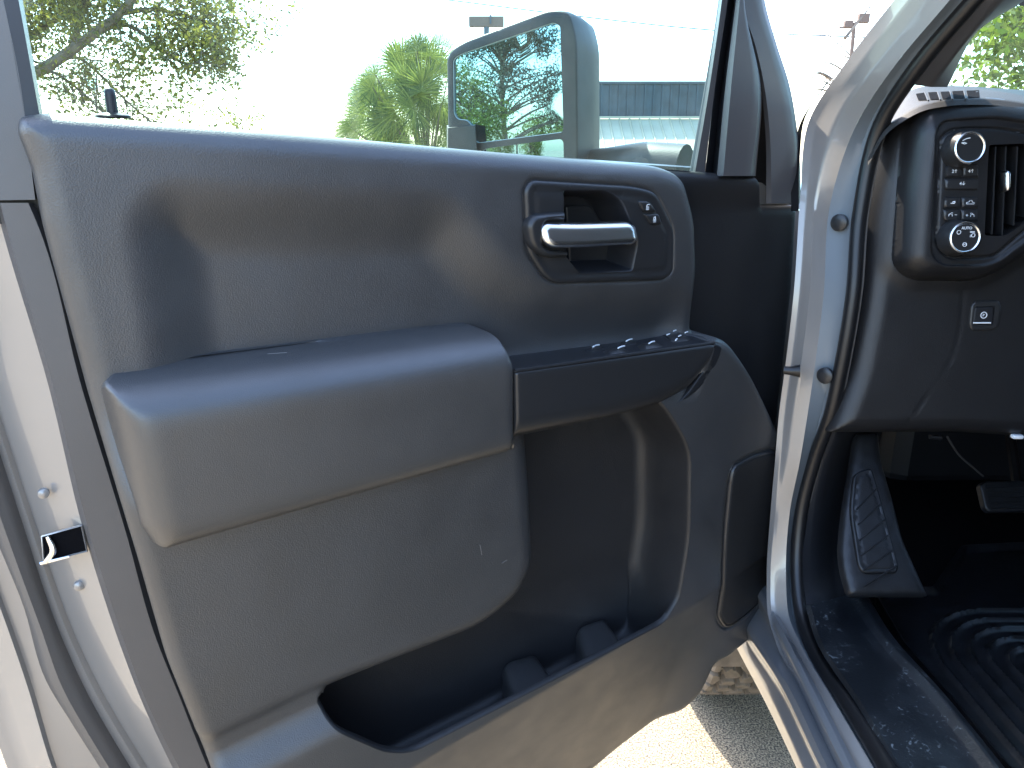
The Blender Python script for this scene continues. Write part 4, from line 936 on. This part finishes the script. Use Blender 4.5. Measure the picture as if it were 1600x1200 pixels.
tag(m_o, 'black ribbed rubber floor mat lying in the driver footwell', 'floor mat')

# ------------------------------------------------------------------ rest of the truck, out of view; roof and seat put in for shading
V, F = rbox(1.50, 1.55, .07, .03, 3, Matrix.Translation((1.40, .22, 1.99))); mk('roof', V, F, M['paint'], cab)
V, F = rbox(1.36, 1.45, .02, .005, 2, Matrix.Translation((1.40, .22, 1.945))); mk('roof_lining', V, F, M['roof'], cab)
loft('rear_door_pillar', [[(.44, .02, .55), (.435, .0, 1.2), (.50, -.03, 1.5), (.60, -.06, 1.98)], [(.46, -.22, .55), (.46, -.22, 1.2), (.52, -.20, 1.5), (.62, -.2, 1.98)]], M['paint'], cab, n=12, thick=(.10, 0, 0))
loft('rear_side_panel', [[(.46, -.22, .50), (.44, -.22, .9), (.46, -.22, 1.40)], [(.46, -1.3, .50), (.44, -1.3, .9), (.46, -1.3, 1.40)]], M['paint'], cab, n=12, thick=(.06, 0, 0))
V, F = rbox(1.6, .06, 1.2, .02, 2, Matrix.Translation((1.40, -1.25, 1.1))); mk('cab_rear_wall', V, F, M['void'], cab)  # unseen wall, blackened like the far side so less light bounces inside
V, F = rbox(.06, 2.9, .9, .02, 2, Matrix.Translation((2.30, .1, .95))); mk('far_side_panel', V, F, M['void'], cab)
Ms = Matrix.Translation((.92, -.02, 1.03)) ; V, F = rbox(.52, .52, .2, .06, 4, Ms); st = mk('seat', V, F, M['seat'], truck)
V, F = rbox(.52, .16, .68, .06, 4, Matrix.Translation((.92, -.34, 1.42)) @ Matrix.Rotation(R(12), 4, 'X')); mk('seat_backrest', V, F, M['seat'], st)
V, F = rbox(.28, .12, .18, .04, 4, Matrix.Translation((.92, -.42, 1.84))); mk('headrest', V, F, M['seat'], st)
# unseen opaque panes added at far and back windows to dim the cab
M['blackout'] = mat('opaque_dark_pane', (.01, .012, .012), .05, spec=.6)
loft('far_blackout_pane', [[(2.26, -1.2, 1.38), (2.26, 1.1, 1.40)], [(2.12, -1.0, 1.96), (2.12, .95, 1.96)]], M['blackout'], cab, n=4, thick=(.01, 0, 0))
loft('rear_blackout_pane', [[(.52, -1.24, 1.58), (2.28, -1.24, 1.58)], [(.66, -1.05, 1.97), (2.12, -1.05, 1.97)]], M['blackout'], cab, n=4, thick=(0, -.01, 0))
V, F = rbox(1.5, .75, .05, .02, 2, Matrix.Translation((1.40, -.80, 1.985))); mk('rear_roof', V, F, M['paint'], cab)
# windscreen, hood, fender
mk('windscreen', [(.62, 1.85, 1.40), (2.18, 1.85, 1.40), (2.08, .98, 1.975), (.70, .98, 1.975)], [(0, 1, 2, 3)], M['glass'], cab, smooth=False)
FF = Frame((.44, 0, 0), (0, 1, 0), (0, 0, 1), (-1, 0, 0))
arch = [(2.0+.56*math.cos(a), .42+.56*math.sin(a)) for a in np.linspace(R(-8), R(188), 22)]
P_fen = np.array([(1.36, .80), (1.33, .95), (1.30, 1.2), (1.34, 1.40), (1.8, 1.40), (2.95, 1.34), (3.05, 1.1), (3.05, .5), (2.60, .45)]+arch[1:-3]+[(1.47, .70)])
hf('front_fender', FF, P_fen, lambda Q: -.02+.05*ss((Q[:, 1]-.5)/.3)*(1-ss((Q[:, 1]-1.1)/.4)), M['paint'], cab, sp=.05, back=-.06, rings=(.01,))
V, F = rbox(1.86, 1.35, .10, .05, 4, Matrix.Translation((1.40, 2.42, 1.36))); mk('hood', V, F, M['paint'], cab)
V, F = rbox(1.80, .10, .62, .04, 3, Matrix.Translation((1.40, 3.05, 1.0))); mk('grille_front', V, F, M['dark'], cab)
V, F = rbox(1.25, 1.9, .25, .02, 2, Matrix.Translation((1.40, .3, .60))); mk('underbody', V, F, M['dark'], cab, smooth=False)
V, F = rbox(1.2, 1.3, .5, .05, 2, Matrix.Translation((1.50, 2.35, .95))); mk('engine_bay', V, F, M['dark'], cab, smooth=False)
V, F = rbox(.56, .02, .38, .006, 2, Matrix.Translation((.71, 1.56, .51))); mk('mud_flap', V, F, M['tyre'], cab)

# front wheel with cut tread
def wheel():
    cy, cz, Rr = 2.0, .42, .42; x0, x1 = .475, .755
    pr = []; ns = 420; nw = 64
    A = rng.random((46, 6, 2))
    pts = []
    for i in range(46):
        for j in range(6): pts.append(((i+.5+.55*(A[i, j, 0]-.5)+(.5 if j % 2 else 0))/46*2*math.pi*Rr, (j+.5+.5*(A[i, j, 1]-.5))/6*(x1-x0)))
    pts = np.array(pts); Lc = 2*math.pi*Rr
    V = []; a = np.linspace(0, 2*math.pi, ns, endpoint=False); w = np.linspace(0, x1-x0, nw)
    for th in a:
        s = th*Rr; ds = np.abs(pts[:, 0]-s); ds = np.minimum(ds, Lc-ds); sel = ds < .09
        dd = np.hypot(ds[sel][None], (w[:, None]-pts[sel, 1][None])); dd.sort(axis=1); e = dd[:, 1]-dd[:, 0]
        g = np.where(e < .011, -.018, 0.)
        c_ = np.abs(w/(x1-x0)*2-1); r = Rr+g-.03*np.maximum(0, c_-.82)/.18
        for k in range(nw): V.append((x0+w[k], cy+r[k]*math.cos(th), cz+r[k]*math.sin(th)))
    F = [(i*nw+k, ((i+1) % ns)*nw+k, ((i+1) % ns)*nw+k+1, i*nw+k+1) for i in range(ns) for k in range(nw-1)]
    wh = mk('wheel', V, F, M['tyre'], truck, ang=30)
    for x, s in ((x0, 1), (x1, -1)):
        Fx = Frame((x, cy, cz), (0, 1, 0), (0, 0, 1), (-s, 0, 0))
        mb = MB(); mb.add(*lathe(Fx, 0, 0, [(.385, 0), (.36, .012), (.30, .016), (.245, .004)], 60, cap=False)); mb.build('tyre_sidewall', M['tyre'], wh)
        mb = MB(); mb.add(*lathe(Fx, 0, 0, [(.248, .006), (.235, .004), (.21, -.04), (.08, -.03), (.07, .0), (.02, .004)], 60)); mb.build('rim', M['chrome'], wh)
wheel()

# ------------------------------------------------------------------ background
def leaves(cs, size, n_per, spread, elong=1.6):
    """small two-triangle leaves scattered round centres"""
    cs = np.array(cs); N = len(cs)*n_per
    c = np.repeat(cs, n_per, 0)+rng.normal(0, 1, (N, 3))*spread
    a = rng.normal(0, 1, (N, 3)); a /= np.linalg.norm(a, axis=1)[:, None]
    b = np.cross(a, rng.normal(0, 1, (N, 3))); b /= np.linalg.norm(b, axis=1)[:, None]
    s = size*rng.uniform(.6, 1.3, (N, 1)); a = a*s*elong*.5; b = b*s*.5
    V = np.stack([c-a, c+b*.8-a*.1, c+a, c-b*.8-a*.1], 1).reshape(-1, 3)
    return V.tolist(), [(4*i, 4*i+1, 4*i+2, 4*i+3) for i in range(N)]
def twig(mb, p, d, L, r, depth, tips, up=.0, wob=.35, kids=3):
    n = 6; pts = [np.array(p)]; d = np.array(d)/np.linalg.norm(d)
    for i in range(n):
        d = d+rng.normal(0, wob, 3)*.35+np.array([0, 0, up]); d /= np.linalg.norm(d); pts.append(pts[-1]+d*L/n)
    mb.tube(pts, [r, r*.45], seg=5 if r > .01 else 3)
    if depth == 0: tips += [pts[-1], pts[-2], pts[-3], pts[3]]; return
    for k in range(kids):
        i = rng.integers(2, n+1); dd = d+rng.normal(0, .75, 3); twig(mb, pts[i], dd, L*rng.uniform(.45, .75), r*.5, depth-1, tips, up, wob, kids)
    tips.append(pts[-1])

# spreading tree at upper left, limbs enter from beyond the frame
def left_tree():
    D = 12.; mb = MB(); tips = []
    base = PY(-330, 400, D); base.z = 0
    t = empty('spreading_tree', (base.x, base.y, 0), 'spreading tree with thin yellow green spring leaves reaching in at far left', 'tree')
    limbs = [[(-330, 400), (-200, 230), (30, 125), (75, 103), (112, 78), (150, 50), (190, 20), (225, -30)],
             [(-200, 230), (-60, 120), (40, 62), (70, 40), (120, 12), (160, -30)],
             [(112, 78), (122, 40), (128, 0), (140, -50)],
             [(75, 103), (120, 90), (160, 120), (200, 160), (235, 190)],
             [(150, 50), (200, 40), (250, 75), (290, 100), (320, 92)],
             [(190, 20), (240, 15), (290, 25), (335, 40)],
             [(30, 125), (80, 112), (110, 130), (150, 165), (170, 185)],
             [(-60, 120), (10, 20), (60, -10), (110, -50)]]
    rr = [.16, .10, .055, .03, .035, .04, .03, .08]
    for j, (l, r) in enumerate(zip(limbs, rr)):
        pts = [np.array(PY(a, b, D+(.25*k-.4)*(1 if j % 2 else -1)*.6)) for k, (a, b) in enumerate(l)]
        if j == 0: pts[0] = np.array([base.x, base.y, 0.])
        P = catmull(pts, 22); mb.tube(P, [r, r*.3], seg=7)
        for i in range(5 if j else 12, 22, 1):
            d = P[min(i+1, 21)]-P[i-1]; d /= np.linalg.norm(d)
            for q in range(2):
                twig(mb, P[i], d+rng.normal(0, .7, 3), rng.uniform(.4, .85), .010, 1, tips, up=-.02, kids=3)
    mb.build('trunk', M['bark'], t)
    zt = PY(150, 118, D).z; tips = [p for p in tips if p[2] > zt or rng.random() < .22]
    V, F = leaves(tips, .045, 9, .09); mk('foliage', V, F, M['leaf_oak'], t, smooth=False, props={'kind': 'stuff'})
left_tree()

def fan(mb, c, dirv, size, n=26, droop=.15, face=None):
    """one fan leaf: narrow pleated leaflets from a palm hub"""
    d = np.array(dirv, float); d /= np.linalg.norm(d)
    f = np.array(face if face is not None else rng.normal(0, 1, 3)); f = f-d*(f@d); f /= np.linalg.norm(f); s = np.cross(d, f)
    for i in range(n):
        a = (i/(n-1)-.5)*2*R(105); dv = d*math.cos(a)+s*math.sin(a)
        L = size*(1-.25*(abs(a)/R(105))**2)*rng.uniform(.85, 1.1); w = .18*L*R(210)/n
        sd_ = np.cross(dv, f); p1 = c+dv*L*.36; p2 = c+dv*L*.58+f*rng.normal(0, .03)*L-np.array([0, 0, droop*.25*L]); p3 = c+dv*L-np.array([0, 0, droop*L])
        k = len(mb.v)
        mb.v += [tuple(c), tuple(p1+sd_*w*.8+f*w*.3), tuple(p1-sd_*w*.8+f*w*.3), tuple(p2+sd_*w*.30), tuple(p2-sd_*w*.30), tuple(p3)]
        mb.f += [(k, k+1, k+2), (k+1, k+3, k+4, k+2), (k+3, k+5, k+4)]
def palm():
    D = 12.; t0 = PY(668, 300, D); t = empty('fan_palm', (t0.x, t0.y, 0), 'fan palm with bright yellow green fronds behind the window, left of the mirror', 'palm')
    mb = MB(); mb.tube([(t0.x, t0.y, 0), (t0.x+.05, t0.y, t0.z*.6), (t0.x, t0.y, t0.z)], [.2, .16, .14], seg=12, n=14); mb.build('trunk', M['bark'], t)
    fr = MB(); st = MB(); hub = np.array(t0)
    fans = [(572, 140, -.9, .6, .55), (566, 175, -1, .1, .5), (556, 205, -1, -.1, .5), (590, 130, -.6, .9, .5), (650, 80, -.1, 1, .5), (672, 88, .25, 1, .5), (625, 98, -.5, 1, .5), (592, 148, -.9, .35, .62), (575, 165, -1, -.1, .5), (560, 210, -.9, .3, .45), (630, 108, -.3, 1, .55), (655, 92, .05, 1, .52), (640, 130, -.5, .7, .55), (700, 120, .5, .8, .55), (730, 150, .9, .4, .55),
            (664, 110, .2, 1, .65), (690, 160, .4, -.6, .5), (600, 200, -.5, -.8, .45), (640, 190, -.1, -1, .5), (740, 200, .8, -.5, .55), (672, 170, .2, -1, .55), (610, 165, -.4, -.9, .4), (700, 215, .3, -1, .5), (650, 150, 0, -1, .5), (600, 225, -1, .2, .5)]
    for a, b, dx, dz, s in fans+[(a+rng.uniform(-22, 22), b+rng.uniform(-20, 25), dx+rng.normal(0, .4), dz+rng.normal(0, .4), s*.9) for a, b, dx, dz, s in fans]:
        c = np.array(PY(a, b, D+rng.uniform(-.5, .5))); st.tube([hub, (hub+c)/2+np.array([0, 0, .08]), c], [.014, .008], seg=5, n=8)
        fan(fr, c, (dx, rng.uniform(-.3, .3), dz), s*1.0, n=38, droop=.06 if dz > 0 else .3, face=(rng.normal(0, .35), -1, rng.normal(0, .35)))
    for i in range(34):
        a, b = 655+rng.normal(0, 38), 165+rng.normal(0, 38)
        c = np.array(PY(a, b, D+rng.uniform(-.6, .6))); dx = (a-665)/45+rng.normal(0, .4); dz = (175-b)/45+rng.normal(0, .4)
        fan(fr, c, (dx, rng.uniform(-.4, .4), dz), rng.uniform(.42, .72), n=26, droop=.10, face=(rng.normal(0, .6), -1, rng.normal(0, .6)))
    for i in range(10):
        c = np.array(PY(672+rng.uniform(-20, 50), 185+rng.uniform(-20, 50), D+rng.uniform(-.3, .3)))
        fan(fr, c, (rng.normal(0, .4), rng.normal(0, .3), -1), .5, n=18, droop=.6)
    st.build('stems', M['bark'], t); fr.build('fronds', M['leaf_palm'], t, smooth=False, props={'kind': 'stuff'})
palm()

def bush_tops():
    D = 26.; b0 = PY(362, 200, D)
    t = empty('distant_shrub', (b0.x, b0.y, 0), 'small pale leafy treetop showing over the door sill between tree and palm', 'tree')
    mb = MB(); tips = []
    mb.tube([(b0.x, b0.y, 0), (b0.x, b0.y, b0.z-.5)], [.12, .08], seg=6)
    for i in range(22):
        twig(mb, (b0.x, b0.y, b0.z-.6), (rng.normal(0, .9), rng.normal(0, .5), 1), rng.uniform(.7, 1.35), .012, 1, tips, kids=2)
    mb.build('trunk', M['bark'], t); V, F = leaves(tips, .085, 2, .07); mk('foliage', V, F, M['leaf_oak'], t, smooth=False, props={'kind': 'stuff'})
bush_tops()

def tree(name, label, base, height, crown_r, crown_z, leafm, leaf, nclump, per, spread, group=None, trunk_r=.18, shape='round', props=None):
    t = empty(name, (base[0], base[1], 0), label, 'tree', group)
    mb = MB(); b = np.array([base[0], base[1], 0.])
    top = b+np.array([0, 0, height*.94]); P = catmull([b, b+np.array([.2*rng.normal(), .2*rng.normal(), height*.5]), top], 16); mb.tube(P, [trunk_r, trunk_r*.2], seg=8)
    cs = []
    for i in range(nclump):
        if shape == 'pine':
            f = rng.uniform(crown_z, 1.0); rad = crown_r*(1.05-f)/(1.05-crown_z)*.55+crown_r*.35*rng.uniform(.2, 1.)
            if f > .93: rad *= .5
            a = rng.uniform(0, 6.28); c = np.array([b[0]+rad*math.cos(a), b[1]+rad*math.sin(a), height*f])
            i0 = min(15, int(max(0, f-.06)*15)); s = P[i0]; mb.tube([s, (s+c)/2+np.array([0, 0, .15]), c], [.05, .015], seg=4, n=6)
        else:
            d = rng.normal(0, 1, 3); d /= np.linalg.norm(d); rr = rng.uniform(.35, 1.)**.5
            c = np.array([b[0], b[1], height*(crown_z+1)/2])+d*rr*np.array([crown_r, crown_r, height*(1-crown_z)/2])
            i0 = rng.integers(6, 14); s = P[i0]; mb.tube([s, (s+c)/2, c], [.045, .012], seg=4, n=5)
        cs.append(c)
    mb.build('trunk', M['bark'], t)
    V, F = leaves(cs, leaf, per, np.array([spread, spread, spread*.55])); mk('foliage', V, F, leafm, t, smooth=False, props={'kind': 'stuff'})
    return t
# through the windscreen
tree('leafy_tree', 'bright yellow green tree seen through the windscreen above the dashboard', (19.5, 26), 9.5, 4.5, .15, M['leaf_green'], .20, 190, 70, .75)
tree('leafy_tree', 'green tree farther right beyond the windscreen, mostly outside the view', (27, 25), 9, 4.5, .15, M['leaf_green'], .20, 120, 70, .75)
# bare tree right of the door
def bare():
    D = 18.; b0 = PY(1420, 230, D); t = empty('bare_tree', (b0.x, b0.y, 0), 'leafless tree with thin dark twigs between the door and the windscreen pillar', 'tree')
    mb = MB(); tips = []
    for l in ([(1420, 230), (1360, 120), (1322, 80), (1300, 60), (1288, 48)], [(1390, 180), (1340, 110), (1318, 86), (1292, 92)], [(1420, 230), (1330, 140), (1300, 125), (1282, 122)], [(1300, 125), (1290, 118), (1268, 114)], [(1400, 210), (1310, 150), (1290, 128), (1256, 118)], [(1330, 160), (1295, 142), (1262, 138)], [(1400, 210), (1300, 100), (1278, 96)], [(1320, 60), (1360, 10), (1375, -10)]):
        pts = [np.array(PY(a, b, D+rng.uniform(-.3, .3))) for a, b in l]; P = catmull(pts, 14); mb.tube(P, [.045, .008], seg=4)
        for i in range(6, 14, 2): twig(mb, P[i], (P[i]-P[i-1])+rng.normal(0, .1, 3), .35, .007, 0, tips, kids=1, wob=.6)
    mb.tube([(b0.x, b0.y, 0), tuple(b0)], [.2, .1], seg=8); mb.build('branches', M['bark'], t)
bare()
# mirrored trees (stand behind and to the left)
c_ = Vector(FM_.W(*FM_.P(795, 130, 0), 0)); v_ = (c_-CAMV).normalized(); r_ = v_-2*v_.dot(NM)*NM
az = math.atan2(r_.x, r_.y)
def at_az(deg, dist): a = az+R(deg); return (c_.x+dist*math.sin(a), c_.y+dist*math.cos(a))
tree('tall_pine', 'tall dark pine with layered clumps, the tree standing in the mirror', at_az(0, 34), 9.0, 3.6, .30, M['leaf_pine'], .075, 90, 330, .40, trunk_r=.16, shape='pine')
tree('yellow_green_tree', 'lower yellow green tree beside the tall pine in the mirror', at_az(5.0, 30), 5.0, 2.4, .1, M['leaf_yellow'], .07, 80, 200, .35, trunk_r=.12)
tree('olive_tree', 'rounded dark green tree behind the yellow green one in the mirror', at_az(8.5, 40), 7.2, 2.6, .3, M['leaf_pine'], .09, 60, 260, .45, trunk_r=.15)
tree('low_green_tree', 'low pale green tree at the foot of the tall pine in the mirror', at_az(-3.5, 44), 3.4, 2.4, .1, M['leaf_yellow'], .08, 60, 180, .35, trunk_r=.1)

# building with a ribbed fascia and a pale metal roof below it
def building():
    Y = 34.; a = PY(905, 131, Y); b = PY(1165, 131, Y); z1 = a.z; z0 = PY(930, 182, Y).z; zl = PY(930, 240, Y-3).z
    bl = empty('shop_building', ((a.x+b.x)/2, Y, 0), 'low building with dark blue ribbed metal fascia above a pale sloping roof', 'building')
    M['fascia'] = mat('dark_blue_ribbed_metal', (.035, .058, .075), .5, var=.2, vscale=2); M['proof'] = mat('pale_standing_seam_roof', (.42, .40, .30), .55, var=.08, vscale=1); M['wall'] = mat('stucco_wall', (.5, .46, .38), .9)
    x0, x1 = a.x-1, b.x+.3
    V, F = rbox(x1-x0-.6, 8, z0-.1, 0, 1, Matrix.Translation(((x0+x1)/2, Y+4.3, (z0-.1)/2))); mk('wall', V, F, M['wall'], bl, smooth=False)
    V, F = rbox(x1-x0, .12, z1-z0, .0, 1, Matrix.Translation(((x0+x1)/2, Y+.06, (z0+z1)/2))); mk('fascia_board', V, F, M['fascia'], bl, smooth=False)
    V, F = rbox(x1-x0+.2, .3, .10, .0, 1, Matrix.Translation(((x0+x1)/2, Y+.05, z1+.05))); mk('coping', V, F, M['steel'], bl, smooth=False)
    V, F = rbox(x1-x0+.2, .16, .09, .0, 1, Matrix.Translation(((x0+x1)/2, Y-.04, z0-.04))); mk('gutter', V, F, M['proof'], bl, smooth=False)
    first = None; x = x0+.15
    while x < x1:
        if first is None:
            V, F = rbox(.07, .06, z1-z0-.02, 0, 1, Matrix.Translation((x, Y-.031, (z0+z1)/2))); first = mk('fascia_rib', V, F, M['fascia'], bl, smooth=False)
        else:
            c = first.copy(); c.location.x += x-x0-.15; C.objects.link(c)
        x += .36
    rf = mk('lower_roof', [(x0, Y-.01, z0-.1), (x1, Y-.01, z0-.1), (x1, Y-3.2, zl-.35), (x0, Y-3.2, zl-.35)], [(3, 2, 1, 0)], M['proof'], bl, smooth=False)
    x = x0+.2; first = None
    while x < x1:
        if first is None:
            mb = MB(); mb.tube([(x, Y-.02, z0-.08), (x, Y-3.2, zl-.33)], .035, seg=4); first = mb.build('roof_seam', M['proof'], bl, smooth=False)
        else:
            c = first.copy(); c.location.x += x-x0-.2; C.objects.link(c)
        x += .42
    for k in range(4):
        V, F = rbox(.2, .2, zl-.4, 0, 1, Matrix.Translation((x0+1+k*(x1-x0-2)/3, Y-3, (zl-.4)/2))); mk('porch_post', V, F, M['wall'], bl, smooth=False)
building()

# overhead line, flood light poles, far sign
mb = MB(); mb.tube([PY(-900, -150, 30), PY(300, -45, 30), PY(700, 0, 30), PY(900, 25, 30), PY(1110, 47, 30), PY(1340, 58, 30), PY(2200, 80, 30)], .022, seg=5, n=40)
tag(mb.build('power_line', M['steel']), 'thin dark overhead cable crossing the sky behind the mirror', 'cable')
def pole():
    Y = 26.; b = PY(1333, 110, Y); t = empty('flood_light_pole', (b.x, Y, 0), 'brown pole with two flood lights above the windscreen pillar', 'light pole')
    top = PY(1335, 36, Y); mb = MB(); mb.tube([(b.x, Y, 0), (top.x, Y, top.z)], [.09, .06], seg=8); mb.tube([tuple(PY(1322, 42, Y)), tuple(PY(1346, 32, Y))], .04, seg=6); mb.build('pole', M['wood'], t)
    for a, c, s in ((1325, 38, .26), (1349, 29, .34)):
        p = PY(a, c, Y); V, F = rbox(s, .18, s*.8, .02, 1, Matrix.Translation(p)); mk('flood_lamp', V, F, M['wood'], t)
    p = PY(1321, 43, Y); V, F = rbox(.4, .1, .04, .0, 1, Matrix.Translation(p)); mk('bracket', V, F, M['wood'], t)
pole()
def lamp2():
    Y = 24.; b = PY(143, 131, Y); t = empty('square_flood_light', (b.x, Y, 0), 'small square framed lamp on a pole beneath the spreading tree', 'lamp')
    mb = MB(); mb.tube([(b.x, Y+.1, 0), (b.x, Y+.1, b.z-.1)], .02, seg=6); mb.build('pole', M['bez'], t)
    L = [(-.15, -.13), (.15, -.13), (.15, .13), (-.15, .13), (-.15, -.13)]
    mb = MB()
    for (a, c), (d, e) in zip(L, L[1:]): mb.tube([(b.x+a, Y, b.z+c), (b.x+d, Y, b.z+e)], .030, seg=4)
    mb.tube([(b.x-.15, Y, b.z), (b.x+.15, Y, b.z)], .014, seg=4); mb.build('lamp_frame', M['steel'], t)
    mk('lamp_pane', [(b.x-.15, Y+.02, b.z-.13), (b.x+.15, Y+.02, b.z-.13), (b.x+.15, Y+.02, b.z+.13), (b.x-.15, Y+.02, b.z+.13)], [(0, 1, 2, 3)], M['glass'], t, smooth=False)
lamp2()
def sign():
    Y = 30.; t0 = PY(760, 34, Y); t = empty('far_roadside_sign', (t0.x, Y, 0), 'flat grey sign box poking up behind the top of the mirror', 'sign')
    V, F = rbox(1.25, .2, .35, .02, 1, Matrix.Translation(t0)); mk('sign_box', V, F, M['wood'], t)
    mb = MB(); mb.tube([(t0.x, Y, 0), (t0.x, Y, t0.z-.15)], .1, seg=8); mb.build('post', M['steel'], t)
    V, F = rbox(.06, .06, .3, 0, 1, Matrix.Translation(t0+Vector((.15, -.12, .06)))); mk('sign_bracket', V, F, M['steel'], t, smooth=False)
sign()
